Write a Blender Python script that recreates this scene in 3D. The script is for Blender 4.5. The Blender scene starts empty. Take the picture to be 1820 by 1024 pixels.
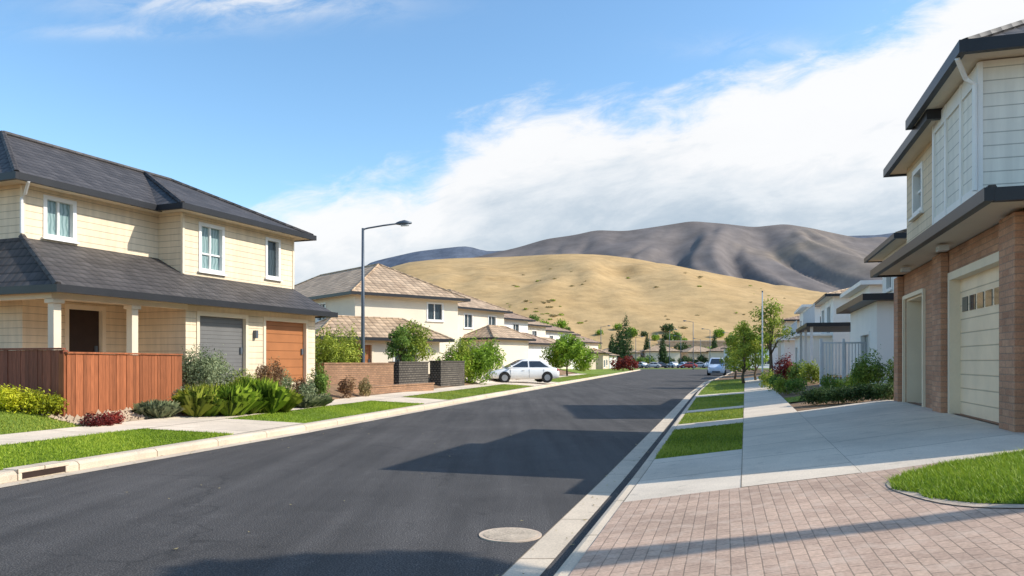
import bpy, math, random
import numpy as np
from mathutils import Vector, noise
from mathutils.bvhtree import BVHTree
random.seed(7); rng=np.random.default_rng(7)
C=bpy.context; scn=C.scene; col=scn.collection
scn.view_settings.view_transform='Standard'; scn.view_settings.look='None'; scn.view_settings.exposure=0
R=math.radians
# ------------------------------------------------------------------ node helpers
def nd(nt,t,inp=None,**kw):
    n=nt.nodes.new(t)
    for k,v in kw.items(): setattr(n,k,v)
    for k,v in (inp or {}).items():
        s=n.inputs[k]
        if isinstance(v,bpy.types.NodeSocket): nt.links.new(v,s)
        else: s.default_value=v
    return n
def M(nt,op,a,b=0.0,c=0.0,clamp=False):
    n=nt.nodes.new('ShaderNodeMath'); n.operation=op; n.use_clamp=clamp
    for i,v in enumerate((a,b,c)):
        if isinstance(v,bpy.types.NodeSocket): nt.links.new(v,n.inputs[i])
        else: n.inputs[i].default_value=v
    return n.outputs[0]
def ramp(nt,fac,stops,interp='LINEAR'):
    n=nt.nodes.new('ShaderNodeValToRGB'); cr=n.color_ramp; cr.interpolation=interp
    while len(cr.elements)<len(stops): cr.elements.new(0.5)
    for e,(p,c) in zip(cr.elements,stops):
        e.position=p; e.color=(c[0],c[1],c[2],1) if hasattr(c,'__len__') else (c,c,c,1)
    nt.links.new(fac,n.inputs[0]); return n.outputs[0]
def mix(nt,f,a,b,mode='MIX'):
    n=nt.nodes.new('ShaderNodeMix'); n.data_type='RGBA'; n.blend_type=mode
    for i,v in ((0,f),(6,a),(7,b)):
        if isinstance(v,bpy.types.NodeSocket): nt.links.new(v,n.inputs[i])
        elif i==0: n.inputs[0].default_value=v
        else: n.inputs[i].default_value=(v[0],v[1],v[2],1)
    return n.outputs[2]
def newmat(name,base=(.5,.5,.5),rough=.8,metal=0.,spec=.3):
    m=bpy.data.materials.new(name); m.use_nodes=True; nt=m.node_tree; b=nt.nodes['Principled BSDF']
    b.inputs['Base Color'].default_value=(*base,1); b.inputs['Roughness'].default_value=rough
    b.inputs['Metallic'].default_value=metal; b.inputs['Specular IOR Level'].default_value=spec
    return m,nt,b
def bump(nt,b,h,strength=.5,dist=.02):
    n=nd(nt,'ShaderNodeBump',{'Height':h,'Strength':strength,'Distance':dist})
    nt.links.new(n.outputs[0],b.inputs['Normal'])
def uvsock(nt): return nd(nt,'ShaderNodeTexCoord').outputs['UV']
def objsock(nt): return nd(nt,'ShaderNodeTexCoord').outputs['Object']
def nz(nt,vec,scale,detail=4,rough=.55): return nd(nt,'ShaderNodeTexNoise',{'Vector':vec,'Scale':scale,'Detail':detail,'Roughness':rough}).outputs[0]
def scl(c,k): return tuple(x*k for x in c)
def m_noise(name,base,rough=.85,var=.25,scale=3,bs=.3,bd=.01,fine=60,c2=None,metal=0,spec=.3):
    m,nt,b=newmat(name,base,rough,metal,spec); v=objsock(nt)
    n1=nz(nt,v,scale); n2=nz(nt,v,fine,3)
    c=ramp(nt,n1,[(.3,scl(base,1-var)),(.7,c2 or scl(base,1+var))])
    c=mix(nt,.35*min(1,var*3),c,ramp(nt,n2,[(.3,scl(base,.6)),(.7,scl(base,1.4))]))
    nt.links.new(c,b.inputs['Base Color']); bump(nt,b,n2,bs,bd); return m
def m_siding(name,base,h=.19):
    m,nt,b=newmat(name,base,.7); uv=uvsock(nt); s=nd(nt,'ShaderNodeSeparateXYZ',{0:uv})
    f=M(nt,'FRACT',M(nt,'DIVIDE',s.outputs[1],h))
    line=ramp(nt,f,[(0,.5),(.05,.55),(.09,1),(1,1)])
    n=nz(nt,objsock(nt),.9,5); c=ramp(nt,n,[(.3,scl(base,.88)),(.7,scl(base,1.06))])
    st=nz(nt,nd(nt,'ShaderNodeMapping',{0:uv,3:(5,.5,1)}).outputs[0],1.5,5); c=mix(nt,1,c,ramp(nt,st,[(.35,.91),(.65,1.03)]),'MULTIPLY')
    nt.links.new(mix(nt,1,c,line,'MULTIPLY'),b.inputs['Base Color'])
    bump(nt,b,M(nt,'SUBTRACT',1,f),.7,.03); return m
def m_brick(name,c1,c2,mort,w=.24,h=.086,ms=.012,rough=.9,bs=.6,big=.78,c3=None):
    m,nt,b=newmat(name,c1,rough); uv=uvsock(nt)
    wob=nd(nt,'ShaderNodeTexNoise',{'Vector':uv,'Scale':9.,'Detail':2.}); uvw=nd(nt,'ShaderNodeVectorMath',{0:uv,1:nd(nt,'ShaderNodeVectorMath',{0:wob.outputs[1],1:(.008,.008,0)},operation='MULTIPLY').outputs[0]},operation='ADD').outputs[0]
    br=nd(nt,'ShaderNodeTexBrick',{'Vector':uvw,'Color1':(*c1,1),'Color2':(*c2,1),'Mortar':(*mort,1),'Scale':1.0,'Mortar Size':ms,'Brick Width':w,'Row Height':h,'Bias':0.0,'Mortar Smooth':.3})
    n=nz(nt,objsock(nt),1.2,5); n2=nz(nt,objsock(nt),40,3)
    c=mix(nt,1,br.outputs[0],ramp(nt,n,[(.3,big),(.7,1.15)]),'MULTIPLY')
    c=mix(nt,1,c,ramp(nt,n2,[(.3,.82),(.7,1.14)]),'MULTIPLY')
    if c3: c=mix(nt,M(nt,'MULTIPLY',ramp(nt,nz(nt,objsock(nt),5,3),[(.5,0.),(.68,1.)]),.5),c,c3)
    nt.links.new(c,b.inputs['Base Color'])
    hh=M(nt,'ADD',M(nt,'MULTIPLY',br.outputs[1],-1),M(nt,'MULTIPLY',n2,.3)); bump(nt,b,hh,bs,.012); return m
def m_tile(name,base,w=.28,rowh=.34,c2=None,rib=.5,row=.4):
    m,nt,b=newmat(name,base,.65); uv=uvsock(nt); s=nd(nt,'ShaderNodeSeparateXYZ',{0:uv})
    fu=M(nt,'FRACT',M(nt,'DIVIDE',s.outputs[0],w)); fv=M(nt,'FRACT',M(nt,'DIVIDE',s.outputs[1],rowh))
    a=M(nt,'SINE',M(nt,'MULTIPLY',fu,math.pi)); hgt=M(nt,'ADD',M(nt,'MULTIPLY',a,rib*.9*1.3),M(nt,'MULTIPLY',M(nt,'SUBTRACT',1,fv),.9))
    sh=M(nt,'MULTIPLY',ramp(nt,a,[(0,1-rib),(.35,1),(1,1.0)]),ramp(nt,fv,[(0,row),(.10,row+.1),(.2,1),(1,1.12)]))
    n=nz(nt,objsock(nt),1.5,6); c=ramp(nt,n,[(.25,scl(base,.75)),(.75,c2 or scl(base,1.3))])
    cell=nd(nt,'ShaderNodeTexWhiteNoise',{0:nd(nt,'ShaderNodeCombineXYZ',{0:M(nt,'FLOOR',M(nt,'DIVIDE',s.outputs[0],w)),1:M(nt,'FLOOR',M(nt,'DIVIDE',s.outputs[1],rowh))}).outputs[0]}).outputs[0]
    c=mix(nt,1,c,ramp(nt,cell,[(0,.8),(1,1.2)]),'MULTIPLY')
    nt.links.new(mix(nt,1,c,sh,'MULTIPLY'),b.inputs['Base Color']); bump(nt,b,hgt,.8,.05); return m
def m_leaf(name,dark,mid,light,trans=.3,k=1.75):
    dark,mid,light=scl(dark,k),scl(mid,k),scl(light,k)
    m,nt,b=newmat(name,mid,.55,0,.25); at=nd(nt,'ShaderNodeAttribute',attribute_name='rnd')
    c=ramp(nt,at.outputs['Fac'],[(0.1,dark),(.5,mid),(.95,light)]); nt.links.new(c,b.inputs['Base Color'])
    t=nd(nt,'ShaderNodeBsdfTranslucent',{'Color':c}); mx=nd(nt,'ShaderNodeMixShader',{0:trans,1:b.outputs[0],2:t.outputs[0]})
    nt.links.new(mx.outputs[0],nt.nodes['Material Output'].inputs[0]); return m
# ------------------------------------------------------------------ materials
def m_asphalt():
    m,nt,b=newmat('asphalt',(.05,.05,.052),.85); v=objsock(nt)
    c=ramp(nt,nz(nt,v,.25,6,.6),[(.3,(.048,.043,.040)),(.7,(.080,.072,.067))])
    n2=nz(nt,v,70,2); c=mix(nt,1,c,ramp(nt,n2,[(.3,.4),(.5,1),(.72,2.6)]),'MULTIPLY')
    st=nz(nt,nd(nt,'ShaderNodeMapping',{0:v,2:(0,0,R(-15)),3:(2.2,.12,1)}).outputs[0],1.2,4)
    c=mix(nt,1,c,ramp(nt,st,[(.35,.80),(.65,1.18)]),'MULTIPLY')
    pt=nz(nt,v,2.2,7,.72); c=mix(nt,1,c,ramp(nt,pt,[(.30,.70),(.42,1),(.58,1.0),(.72,1.5)]),'MULTIPLY')
    vv=nd(nt,'ShaderNodeVectorMath',{0:v,1:nd(nt,'ShaderNodeVectorMath',{0:nd(nt,'ShaderNodeTexNoise',{'Vector':v,'Scale':1.5,'Detail':5.}).outputs[1],1:(1.4,1.4,0)},operation='MULTIPLY').outputs[0]},operation='ADD').outputs[0]
    vo=nd(nt,'ShaderNodeTexVoronoi',{'Vector':vv,'Scale':.22},feature='DISTANCE_TO_EDGE').outputs[0]
    cr=M(nt,'MULTIPLY',ramp(nt,vo,[(0,1.),(.0028,.7),(.005,0.)]),ramp(nt,nz(nt,v,.35,2),[(.48,0.),(.56,1.)]))
    c=mix(nt,M(nt,'MULTIPLY',cr,.5),c,(.016,.015,.014))
    nt.links.new(c,b.inputs['Base Color']); bump(nt,b,n2,.7,.009); return m
ASPH=m_asphalt()
def m_conc(name,base,jw=1.5,jh=50.):
    m,nt,b=newmat(name,base,.85); uv=uvsock(nt); v=objsock(nt)
    br=nd(nt,'ShaderNodeTexBrick',{'Vector':uv,'Color1':(1,1,1,1),'Color2':(.9,.9,.9,1),'Mortar':(.36,.33,.29,1),'Scale':1.0,'Mortar Size':.010,'Brick Width':jw,'Row Height':jh,'Bias':0.,'Mortar Smooth':.1},offset=0.0)
    c=ramp(nt,nz(nt,v,.8,6,.65),[(.3,scl(base,.82)),(.7,scl(base,1.1))])
    c=mix(nt,1,c,br.outputs[0],'MULTIPLY'); n2=nz(nt,v,70,3); c=mix(nt,1,c,ramp(nt,n2,[(.3,.84),(.7,1.12)]),'MULTIPLY')
    sp_=nz(nt,v,4,6,.7); c=mix(nt,1,c,ramp(nt,sp_,[(.28,.74),(.42,1)]),'MULTIPLY')
    nt.links.new(c,b.inputs['Base Color']); bump(nt,b,n2,.3,.006); return m
CONC=m_conc('pavement concrete',(.78,.64,.49)); KERB=m_conc('kerb concrete',(.69,.56,.42),1.6); DRIVE=m_conc('driveway concrete',(.76,.63,.49),1.6,2.6)
PAVER=m_brick('paver bricks',(.58,.395,.285),(.47,.315,.23),(.29,.205,.15),.165,.10,.005,.9,.5,.84,(.62,.46,.35))
EDGE=m_noise('lawn edging mortar',(.56,.43,.32),.95,.2,4,.5,.01,30)
SOIL=m_noise('mulch',(.26,.16,.09),.95,.4,2,.8,.03,25)
LAWN=m_noise('lawn soil',(.16,.23,.025),.95,.3,1.2,.5,.02,50,(.22,.28,.035))
DRY=m_noise('dry verge',(.34,.25,.11),.95,.3,.05,.5,.02,20,(.24,.25,.09))
CREAM=m_siding('cream siding',(.80,.64,.445))
WHSID=m_siding('off white siding',(.84,.78,.67)); BEIGE=m_siding('beige siding',(.72,.56,.38),.17)
REND=m_noise('cream render',(.80,.70,.55),.85,.06,.6,.15,.004,40); REND2=m_noise('tan render',(.64,.52,.39),.85,.08,.6,.15,.004,40)
WHITE=m_noise('white render',(.83,.79,.73),.8,.05,.6,.12,.004,40); TRIM=m_noise('white trim',(.82,.79,.74),.5,.04,2,.05,.002,30)
CRTRIM=m_noise('cream trim',(.78,.65,.48),.6,.05,2,.05,.002,30)
DTILE=m_tile('charcoal tile',(.072,.063,.060),.26,.30,None,.28,.35); TTILE=m_tile('terracotta tan tile',(.47,.315,.195),.42,.38,(.56,.40,.26))
BTILE=m_tile('brown tile',(.36,.24,.16),.42,.38)
GUT=m_noise('dark gutter metal',(.026,.026,.029),.4,.1,2,.03,.002,30)
BRICK=m_brick('brown brick',(.43,.215,.13),(.54,.30,.185),(.34,.22,.15),.26,.09,.008)
BRICK2=m_brick('garden brick',(.42,.23,.13),(.31,.17,.10),(.20,.14,.09),.23,.08,.01)
GABION=m_brick('gabion stone',(.13,.11,.09),(.19,.16,.13),(.04,.035,.03),.16,.11,.02,.95,1.)
STONE=m_noise('tan stone',(.46,.34,.23),.95,.35,.3,.8,.1,1.2)
def m_wood(name,base):
    m,nt,b=newmat(name,base,.6); uv=uvsock(nt); s=nd(nt,'ShaderNodeSeparateXYZ',{0:uv})
    g=nz(nt,nd(nt,'ShaderNodeMapping',{0:uv,3:(14,1.0,1)}).outputs[0],3,5)
    cell=M(nt,'FLOOR',M(nt,'DIVIDE',s.outputs[0],.12)); wn=nd(nt,'ShaderNodeTexWhiteNoise',{'W':cell},noise_dimensions='1D')
    c=ramp(nt,g,[(.3,scl(base,.7)),(.7,scl(base,1.25))]); c=mix(nt,1,c,ramp(nt,wn.outputs[0],[(0,.72),(1,1.18)]),'MULTIPLY')
    nt.links.new(c,b.inputs['Base Color']); bump(nt,b,g,.3,.005); return m
FENCE=m_wood('stained fence timber',(.34,.11,.044)); FENCE_SHADE=m_wood('shade darkened timber',(.25,.075,.04))  # second timber darkened in colour for the fence side turned from the sun
def m_gdoor(name,base,h=.3):
    m,nt,b=newmat(name,base,.5); s=nd(nt,'ShaderNodeSeparateXYZ',{0:uvsock(nt)}); f=M(nt,'FRACT',M(nt,'DIVIDE',s.outputs[1],h))
    l=ramp(nt,f,[(0,.5),(.05,.65),(.09,1),(1,1)]); n=nz(nt,objsock(nt),1.5,4)
    c=ramp(nt,n,[(.3,scl(base,.9)),(.7,scl(base,1.08))]); nt.links.new(mix(nt,1,c,l,'MULTIPLY'),b.inputs['Base Color']); bump(nt,b,l,.6,.02); return m
GDGREY=m_gdoor('grey garage door',(.17,.165,.16),.12); GDWOOD=m_gdoor('timber garage door',(.40,.155,.058),.28); GDCREAM=m_gdoor('cream garage door',(.88,.67,.46),.23)
DARKDOOR=m_noise('dark door',(.035,.02,.016),.45,.2,3,.1,.003,30)
def m_glass(name,c1,c2):
    m,nt,b=newmat(name,c1,.06,0,.8); s=nd(nt,'ShaderNodeSeparateXYZ',{0:uvsock(nt)})
    w=M(nt,'ABSOLUTE',M(nt,'SINE',M(nt,'ADD',M(nt,'MULTIPLY',s.outputs[0],26),M(nt,'MULTIPLY',nz(nt,uvsock(nt),2,2),6))))
    nt.links.new(ramp(nt,w,[(0,c1),(1,c2)]),b.inputs['Base Color']); return m
CURT=m_glass('curtained glass',(.12,.20,.20),(.30,.40,.39)); GLASS=m_glass('dark glass',(.02,.03,.035),(.05,.07,.08))
METAL=m_noise('galvanised steel',(.11,.13,.155),.45,.1,3,.05,.002,40,metal=.3); WMET=m_noise('white painted steel',(.7,.7,.7),.4,.05,3,.03,.001,40)
IRON=m_noise('cast cover',(.48,.38,.28),.85,.3,6,.7,.014,45); BARK=m_noise('bark',(.16,.12,.08),.95,.3,6,.8,.02,30)
LAMPG=m_noise('lamp lens',(.6,.6,.58),.2,.03,3,.0,.001,30)
F_GREEN=m_leaf('green leaves',(.020,.045,.010),(.075,.125,.020),(.18,.25,.045)); F_LIME=m_leaf('lime leaves',(.10,.12,.008),(.32,.32,.015),(.52,.50,.03),.3,1.5)
F_DARK=m_leaf('dark leaves',(.010,.022,.008),(.032,.058,.016),(.08,.12,.035)); F_GREY=m_leaf('grey green leaves',(.05,.065,.035),(.14,.17,.085),(.27,.29,.16))
F_RED=m_leaf('red leaves',(.03,.006,.008),(.14,.02,.018),(.32,.05,.03),.3,1.4); F_BRN=m_leaf('bronze leaves',(.05,.025,.015),(.15,.085,.045),(.26,.17,.08))
F_BRIGHT=m_leaf('bright green leaves',(.03,.06,.006),(.13,.21,.016),(.28,.37,.04)); F_YG=m_leaf('yellow green leaves',(.05,.07,.008),(.18,.22,.025),(.36,.37,.06))
F_GRASS=m_leaf('grass blades',(.09,.14,.010),(.20,.28,.020),(.38,.42,.05),.3,1.4)
F_GRSH=m_leaf('verge grass blades',(.09,.12,.012),(.20,.25,.025),(.38,.37,.07),.3,1.4); F_STRAW=m_leaf('dry shrub leaves',(.08,.065,.03),(.20,.16,.07),(.32,.25,.11))
# ------------------------------------------------------------------ mesh helpers
def link(o,parent=None):
    col.objects.link(o)
    if parent is not None: o.parent=parent
    return o
def top(o,label,cat,group=None):
    o['label']=label; o['category']=cat
    if group: o['group']=group
    return o
def empty(name,loc,rot,label,cat,group=None):
    o=bpy.data.objects.new(name,None); o.location=loc; o.rotation_euler=(0,0,rot); o.empty_display_size=.3
    link(o); return top(o,label,cat,group)
class MB:
    def __init__(s): s.v=[]; s.f=[]
    def poly(s,pts):
        i=len(s.v); s.v+= [tuple(p) for p in pts]; s.f.append(list(range(i,i+len(pts))))
    def box(s,x0,x1,y0,y1,z0,z1): s.obox((0,0),(1,0),(0,1),x0,x1,y0,y1,z0,z1); return s
    def obox(s,o,t,n,a0,a1,b0,b1,z0,z1):
        i=len(s.v)
        for z in (z0,z1):
            for a,b in ((a0,b0),(a1,b0),(a1,b1),(a0,b1)):
                s.v.append((o[0]+t[0]*a+n[0]*b,o[1]+t[1]*a+n[1]*b,z))
        flip=(t[0]*n[1]-t[1]*n[0])<0
        for q in ((3,2,1,0),(4,5,6,7),(0,1,5,4),(1,2,6,5),(2,3,7,6),(3,0,4,7)):
            q=[i+k for k in q]; s.f.append(q[::-1] if flip else q)
    def tube(s,path,rad,seg=8,caps=True):
        P=[Vector(p) for p in path]; rings=[]
        if not hasattr(rad,'__len__'): rad=[rad]*len(P)
        for k,p in enumerate(P):
            d=(P[min(k+1,len(P)-1)]-P[max(k-1,0)]).normalized()
            a=d.cross(Vector((0,0,1)) if abs(d.z)<.9 else Vector((1,0,0))).normalized(); b=d.cross(a)
            i=len(s.v); rings.append(i)
            for j in range(seg):
                t=2*math.pi*j/seg; q=p+(a*math.cos(t)+b*math.sin(t))*rad[k]; s.v.append(tuple(q))
        for k in range(len(P)-1):
            for j in range(seg):
                a=rings[k]+j; b=rings[k]+(j+1)%seg; c=rings[k+1]+(j+1)%seg; d=rings[k+1]+j; s.f.append([a,b,c,d][::-1])
        if caps:
            s.f.append([rings[0]+j for j in range(seg)]); s.f.append([rings[-1]+j for j in range(seg)][::-1])
        return s
    def mesh(s,name,mats,smooth=False):
        me=bpy.data.meshes.new(name); me.from_pydata(s.v,[],s.f); me.update()
        uv=me.uv_layers.new(name='UVMap')
        Z=Vector((0,0,1))
        for p in me.polygons:
            n=p.normal
            if abs(n.z)>.98: u=Vector((1,0,0)); v=Vector((0,1,0))
            else: u=Z.cross(n).normalized(); v=n.cross(u)
            for li in p.loop_indices:
                c=me.vertices[me.loops[li].vertex_index].co; uv.data[li].uv=(c.dot(u),c.dot(v))
            if smooth: p.use_smooth=True
        me.materials.append(mats); return me
    def obj(s,name,mat,parent=None,smooth=False,bevel=0):
        o=bpy.data.objects.new(name,s.mesh(name,mat,smooth)); link(o,parent)
        if bevel:
            b=o.modifiers.new('b','BEVEL'); b.width=bevel; b.segments=2; b.limit_method='ANGLE'
        return o
def npmesh(name,V,k,mat,rnd):
    V=np.asarray(V,dtype=np.float32).reshape(-1,3); n=len(V); me=bpy.data.meshes.new(name)
    me.vertices.add(n); me.vertices.foreach_set('co',V.ravel()); me.loops.add(n); me.loops.foreach_set('vertex_index',np.arange(n,dtype=np.int32))
    me.polygons.add(n//k); me.polygons.foreach_set('loop_start',np.arange(0,n,k,dtype=np.int32)); me.update(calc_edges=True)
    at=me.attributes.new('rnd','FLOAT','FACE'); at.data.foreach_set('value',np.asarray(rnd,dtype=np.float32)); me.materials.append(mat); return me
def unit(a): return a/np.maximum(np.linalg.norm(a,axis=1,keepdims=True),1e-6)
def leaves(name,lobes,n,size,mat,asp=1.7,shell=.55,seed=0,freq=2.2):
    r=np.random.default_rng(seed+11); L=np.array(lobes,float); vol=L[:,3]*L[:,4]*L[:,5]; pr=vol**.8; pr/=pr.sum()
    idx=r.choice(len(L),n,p=pr); d=unit(r.normal(size=(n,3))); rad=np.where(r.random(n)<shell,.82+.22*r.random(n)+.08*r.normal(size=n),r.random(n)**.5)
    lump=1+.16*np.sin(d[:,0]*7+idx)+.13*np.sin(d[:,1]*9+idx*2)+.12*np.sin(d[:,2]*8+idx)
    P=L[idx,:3]+d*L[idx,3:6]*(rad*lump)[:,None]
    P[:,2]=np.maximum(P[:,2],.02)
    nrm=unit(d*.7+r.normal(size=(n,3))*.7+np.array([0,0,.25])); a=unit(np.cross(nrm,r.normal(size=(n,3)))); b=np.cross(nrm,a)
    s=size*(.6+.8*r.random(n))[:,None]
    V=np.stack([P-a*s*asp*.5,P-b*s*.32+nrm*s*.08,P+a*s*asp*.5,P+b*s*.32+nrm*s*.08],axis=1)
    cl=.5+.25*np.sin(P[:,0]*freq*2+seed)+.25*np.sin(P[:,1]*freq*2.3+P[:,2]*freq*1.7+seed)
    return npmesh(name,V,4,mat,np.clip(.55*r.random(n)+.45*cl,0,1))
def blades(name,P,h,w,mat,lean=.35,seed=0,base_rnd=None):
    r=np.random.default_rng(seed+5); P=np.asarray(P,float); n=len(P); th=r.random(n)*6.283
    a=np.stack([np.cos(th),np.sin(th),0*th],1)*(w*(.6+.8*r.random(n)))[:,None]
    hh=(h*(.5+.9*r.random(n)))[:,None]; l=r.normal(size=(n,3))*lean; l[:,2]=1
    pt=.5+.25*np.sin(P[:,0]*1.3+np.sin(P[:,1]*.9))+.25*np.sin(P[:,1]*1.7+P[:,0]*2.1)
    tip=P+l*hh*(.75+.5*pt[:,None]); V=np.stack([P-a,P+a,tip],axis=1); rn=r.random(n)*.6+.4*pt
    return npmesh(name,V,3,mat,rn)
def tuft(name,n,h,spread,w,mat,seed=0,clumps=1,cr=.3):
    r=np.random.default_rng(seed+3); th=r.random(n)*6.283; rr=r.random(n)**.6; ca=r.random((clumps,2))*2*cr-cr; ci=r.integers(0,clumps,n)
    d=np.stack([np.cos(th),np.sin(th)],1); B=np.zeros((n,3)); B[:,:2]=ca[ci]+d*.08*r.random((n,1)); hh=h*(.6+.5*r.random(n)); out=spread*rr
    Mi=B.copy(); Mi[:,:2]+=d*(out*.35)[:,None]; Mi[:,2]=hh*.68; T=B.copy(); T[:,:2]+=d*out[:,None]; T[:,2]=hh*(1-.45*rr**2)
    s=np.stack([-d[:,1],d[:,0],0*th],1)*w; V=np.stack([B-s*.6,B+s*.6,Mi+s,T,Mi-s],axis=1)
    return npmesh(name,V,5,mat,r.random(n))
# ------------------------------------------------------------------ site layout
yL=[-8,2,9.95,17,46,74.5,145]; xL=[-11.3,-8.75,-6.7,-4.91,1.7,8.3,24.5]
yR=[-8,5.67,10.2,37.9,58.4,86,145]; xR=[-3.45,.38,1.66,9.26,15.2,24.3,43]
kL=lambda y: float(np.interp(y,yL,xL)); kR=lambda y: float(np.interp(y,yR,xR))
def fade(y): return 1 if y<80 else max(.15,1-(y-80)/60)
def zL(x,y): return .13+(float(np.interp(kL(y)-x,[0,2,3.1,4.2,5.3,7],[0,.12,.15,.42,.72,.77])))*fade(y)
def zR(x,y):
    s=x-.307*y; k=kR(y)-.307*y
    return .13+(float(np.interp(s,[min(k,-.3),-.045,1.2,3.2] if k<-.1 else [k,k+1.2,k+2.4,k+4],[0,.17,.32,.59])))*fade(y)
def zg(x,y):
    if y>147: return 0
    return zL(x,y) if x<kL(y) else (zR(x,y) if x>kR(y) else 0)
def S(b,y): return ((b-910)/1350*y, y)     # bearing -> ground position at distance y
def patch(name,ys,fx0,fx1,nx,zf,dz,mat,uvoff=0):
    v=[];f=[];uvs=[]
    for y in ys:
        a=fx0(y); b=fx1(y)
        for i in range(nx+1):
            x=a+(b-a)*i/nx; v.append((x,y,zf(x,y)+dz)); uvs.append((y*1.04,(x-a)))
    for j in range(len(ys)-1):
        for i in range(nx):
            p=j*(nx+1)+i; f.append((p,p+1,p+nx+2,p+nx+1))
    me=bpy.data.meshes.new(name); me.from_pydata(v,[],f); me.update(); uv=me.uv_layers.new(name='UVMap')
    for l in me.loops: uv.data[l.index].uv=uvs[l.vertex_index]
    me.materials.append(mat); o=bpy.data.objects.new(name,me); link(o); o['kind']='structure'; return o
def rngy(a,b,st=1.): 
    n=max(1,int(round((b-a)/st))); return [a+(b-a)*i/n for i in range(n+1)]
mb=MB(); mb.poly([(-9000,-60,-.06),(9000,-60,-.06),(9000,9000,-.06),(-9000,9000,-.06)]); g=mb.obj('ground',DRY); g['kind']='structure'
flat=lambda x,y:0.
patch('road',rngy(-8,150,2),kL,kR,1,flat,0.,ASPH)
patch('road',[150,162],lambda y:-120,lambda y:160,1,flat,.0,ASPH)
Ld=lambda o:(lambda y:kL(y)-o*1.03); Rd=lambda o:(lambda y:kR(y)+o)
patch('ground',rngy(-8,60,1)+rngy(62,146,4),Ld(45),Ld(.1),60,zL,-.045,SOIL)
patch('ground',rngy(-8,60,1)+rngy(62,146,4),Rd(.1),Rd(45),60,zR,-.045,SOIL)
def kerb(fx,sgn,wid,pan0,pan1):
    mb=MB(); ys=rngy(-8,17,1)+rngy(19,145,2); prof=[(0,-.02),(.0,.09),(.03,.125),(.07,.14),(wid,.14),(wid,-.02)]
    for j in range(len(ys)-1):
        for (a0,z0),(a1,z1) in zip(prof[:-1],prof[1:]):
            q=[(fx(ys[j])+sgn*a0,ys[j],z0),(fx(ys[j])+sgn*a1,ys[j],z1),(fx(ys[j+1])+sgn*a1,ys[j+1],z1),(fx(ys[j+1])+sgn*a0,ys[j+1],z0)]
            mb.poly(q if sgn<0 else q[::-1])
    me=mb.mesh('kerb',KERB)
    o=bpy.data.objects.new('kerb',me); link(o); o['kind']='structure'
    for p in me.polygons:
        for li in p.loop_indices:
            c=me.vertices[me.loops[li].vertex_index].co; me.uv_layers[0].data[li].uv=(c.y,c.z*2+.3)
    patch('gutter',ys,lambda y:fx(y)-sgn*pan1,lambda y:fx(y)-sgn*pan0,1,flat,.005,KERB)
kerb(kL,-1,.24,.0,.32); kerb(kR,1,.15,.17,.46)
def lawnL(y0,y1,o0,o1,dens):
    patch('lawn',rngy(y0,y1,1),Ld(o1),Ld(o0),6,zL,-.01,LAWN)
    n=int(dens*(y1-y0)*(o1-o0)); ys=y0-.03+(y1-y0+.06)*rng.random(n); os=o0-.03+(o1-o0+.08)*rng.random(n)
    return [(kL(y)-o*1.03,y,zL(kL(y)-o*1.03,y)-.012) for y,o in zip(ys,os)]
pts=lawnL(7.5,15.3,.27,2.0,2600)+lawnL(18,26.3,.27,2.0,1200)
pts2=lawnL(8,15.2,3.15,6.5,1200)+lawnL(29,45.5,.27,2.0,350)+lawnL(54,84,.27,2.0,120)
for p_,h_,w_ in ((pts,.036,.008),(pts2,.038,.010)):
    o=bpy.data.objects.new('grass',blades('grass',p_,h_,w_,F_GRSH if p_ is pts2 else F_GRASS)); link(o); o['kind']='stuff'; o['label']='short mown green grass of the verge beside the kerb'; o['category']='grass'
patch('pavement',rngy(-8,84,1),Ld(3.12),Ld(2.02),3,zL,.004,CONC)
for a,b in ((15.3,18),(26.3,29),(45.5,54)): patch('driveway',rngy(a,b,.7),Ld(2.02),Ld(.24),4,zL,.0,CONC)
patch('driveway',rngy(44.5,54,1),Ld(9),Ld(3.12),6,zL,.0,CONC)
patch('driveway',rngy(22.4,24.6,.6),Ld(6.2),Ld(3.12),6,zL,.0,CONC)
patch('lawn',rngy(84,146,4),Ld(25),Ld(.24),20,zL,.0,LAWN)
# right side
sA=lambda y:-.045+.307*y; sB=lambda y:1.2+.307*y; sW=lambda y:3.55+.307*y
kk=lambda y:kR(y)+.15
patch('pavement',rngy(7.85,60,1),sA,sB,4,zR,.004,CONC)
patch('driveway',rngy(7.85,11.3,.5),kk,sA,4,zR,.0,DRIVE)
patch('driveway',rngy(7.85,17.6,.5),sB,sW,8,zR,.0,DRIVE)
patch('driveway',rngy(7.2,9.4,.5),sW,lambda y:sW(y)+5,6,zR,-.004,DRIVE)
def lawnR(y0,y1,f0,f1,dens,lst):
    patch('lawn',rngy(y0,y1,.7),f0,f1,6,zR,-.01,LAWN)
    n=int(dens*(y1-y0)*abs(f1(y0)-f0(y0))); 
    for _ in range(n):
        y=y0+(y1-y0)*random.random(); x=f0(y)+(f1(y)-f0(y))*random.random(); lst.append((x,y,zR(x,y)-.012))
gr=[]
for a,b,d in ((11.3,16.2,1800),(17.6,21.5,700),(22.6,31,400),(33,58,150)): lawnR(a,b,kk,sA,d,gr)
for a,b in ((16.2,17.6),(21.5,22.6),(31,33)): patch('driveway',rngy(a,b,.5),kk,sA,3,zR,.0,CONC)
lawnR(21.5,24,sB,sW,200,gr); 
o=bpy.data.objects.new('grass',blades('grass',gr,.035,.009,F_GRSH)); link(o); o['kind']='stuff'; o['label']='mown verge grass between the kerb and the path'; o['category']='grass'
patch('driveway',rngy(-8,7.85,.5),kk,lambda y:sW(y)+.02,14,zR,.0,PAVER)
patch('driveway',rngy(-8,7.2,.5),lambda y:sW(y)+.02,lambda y:sW(y)+5,6,zR,-.0,PAVER)
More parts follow.
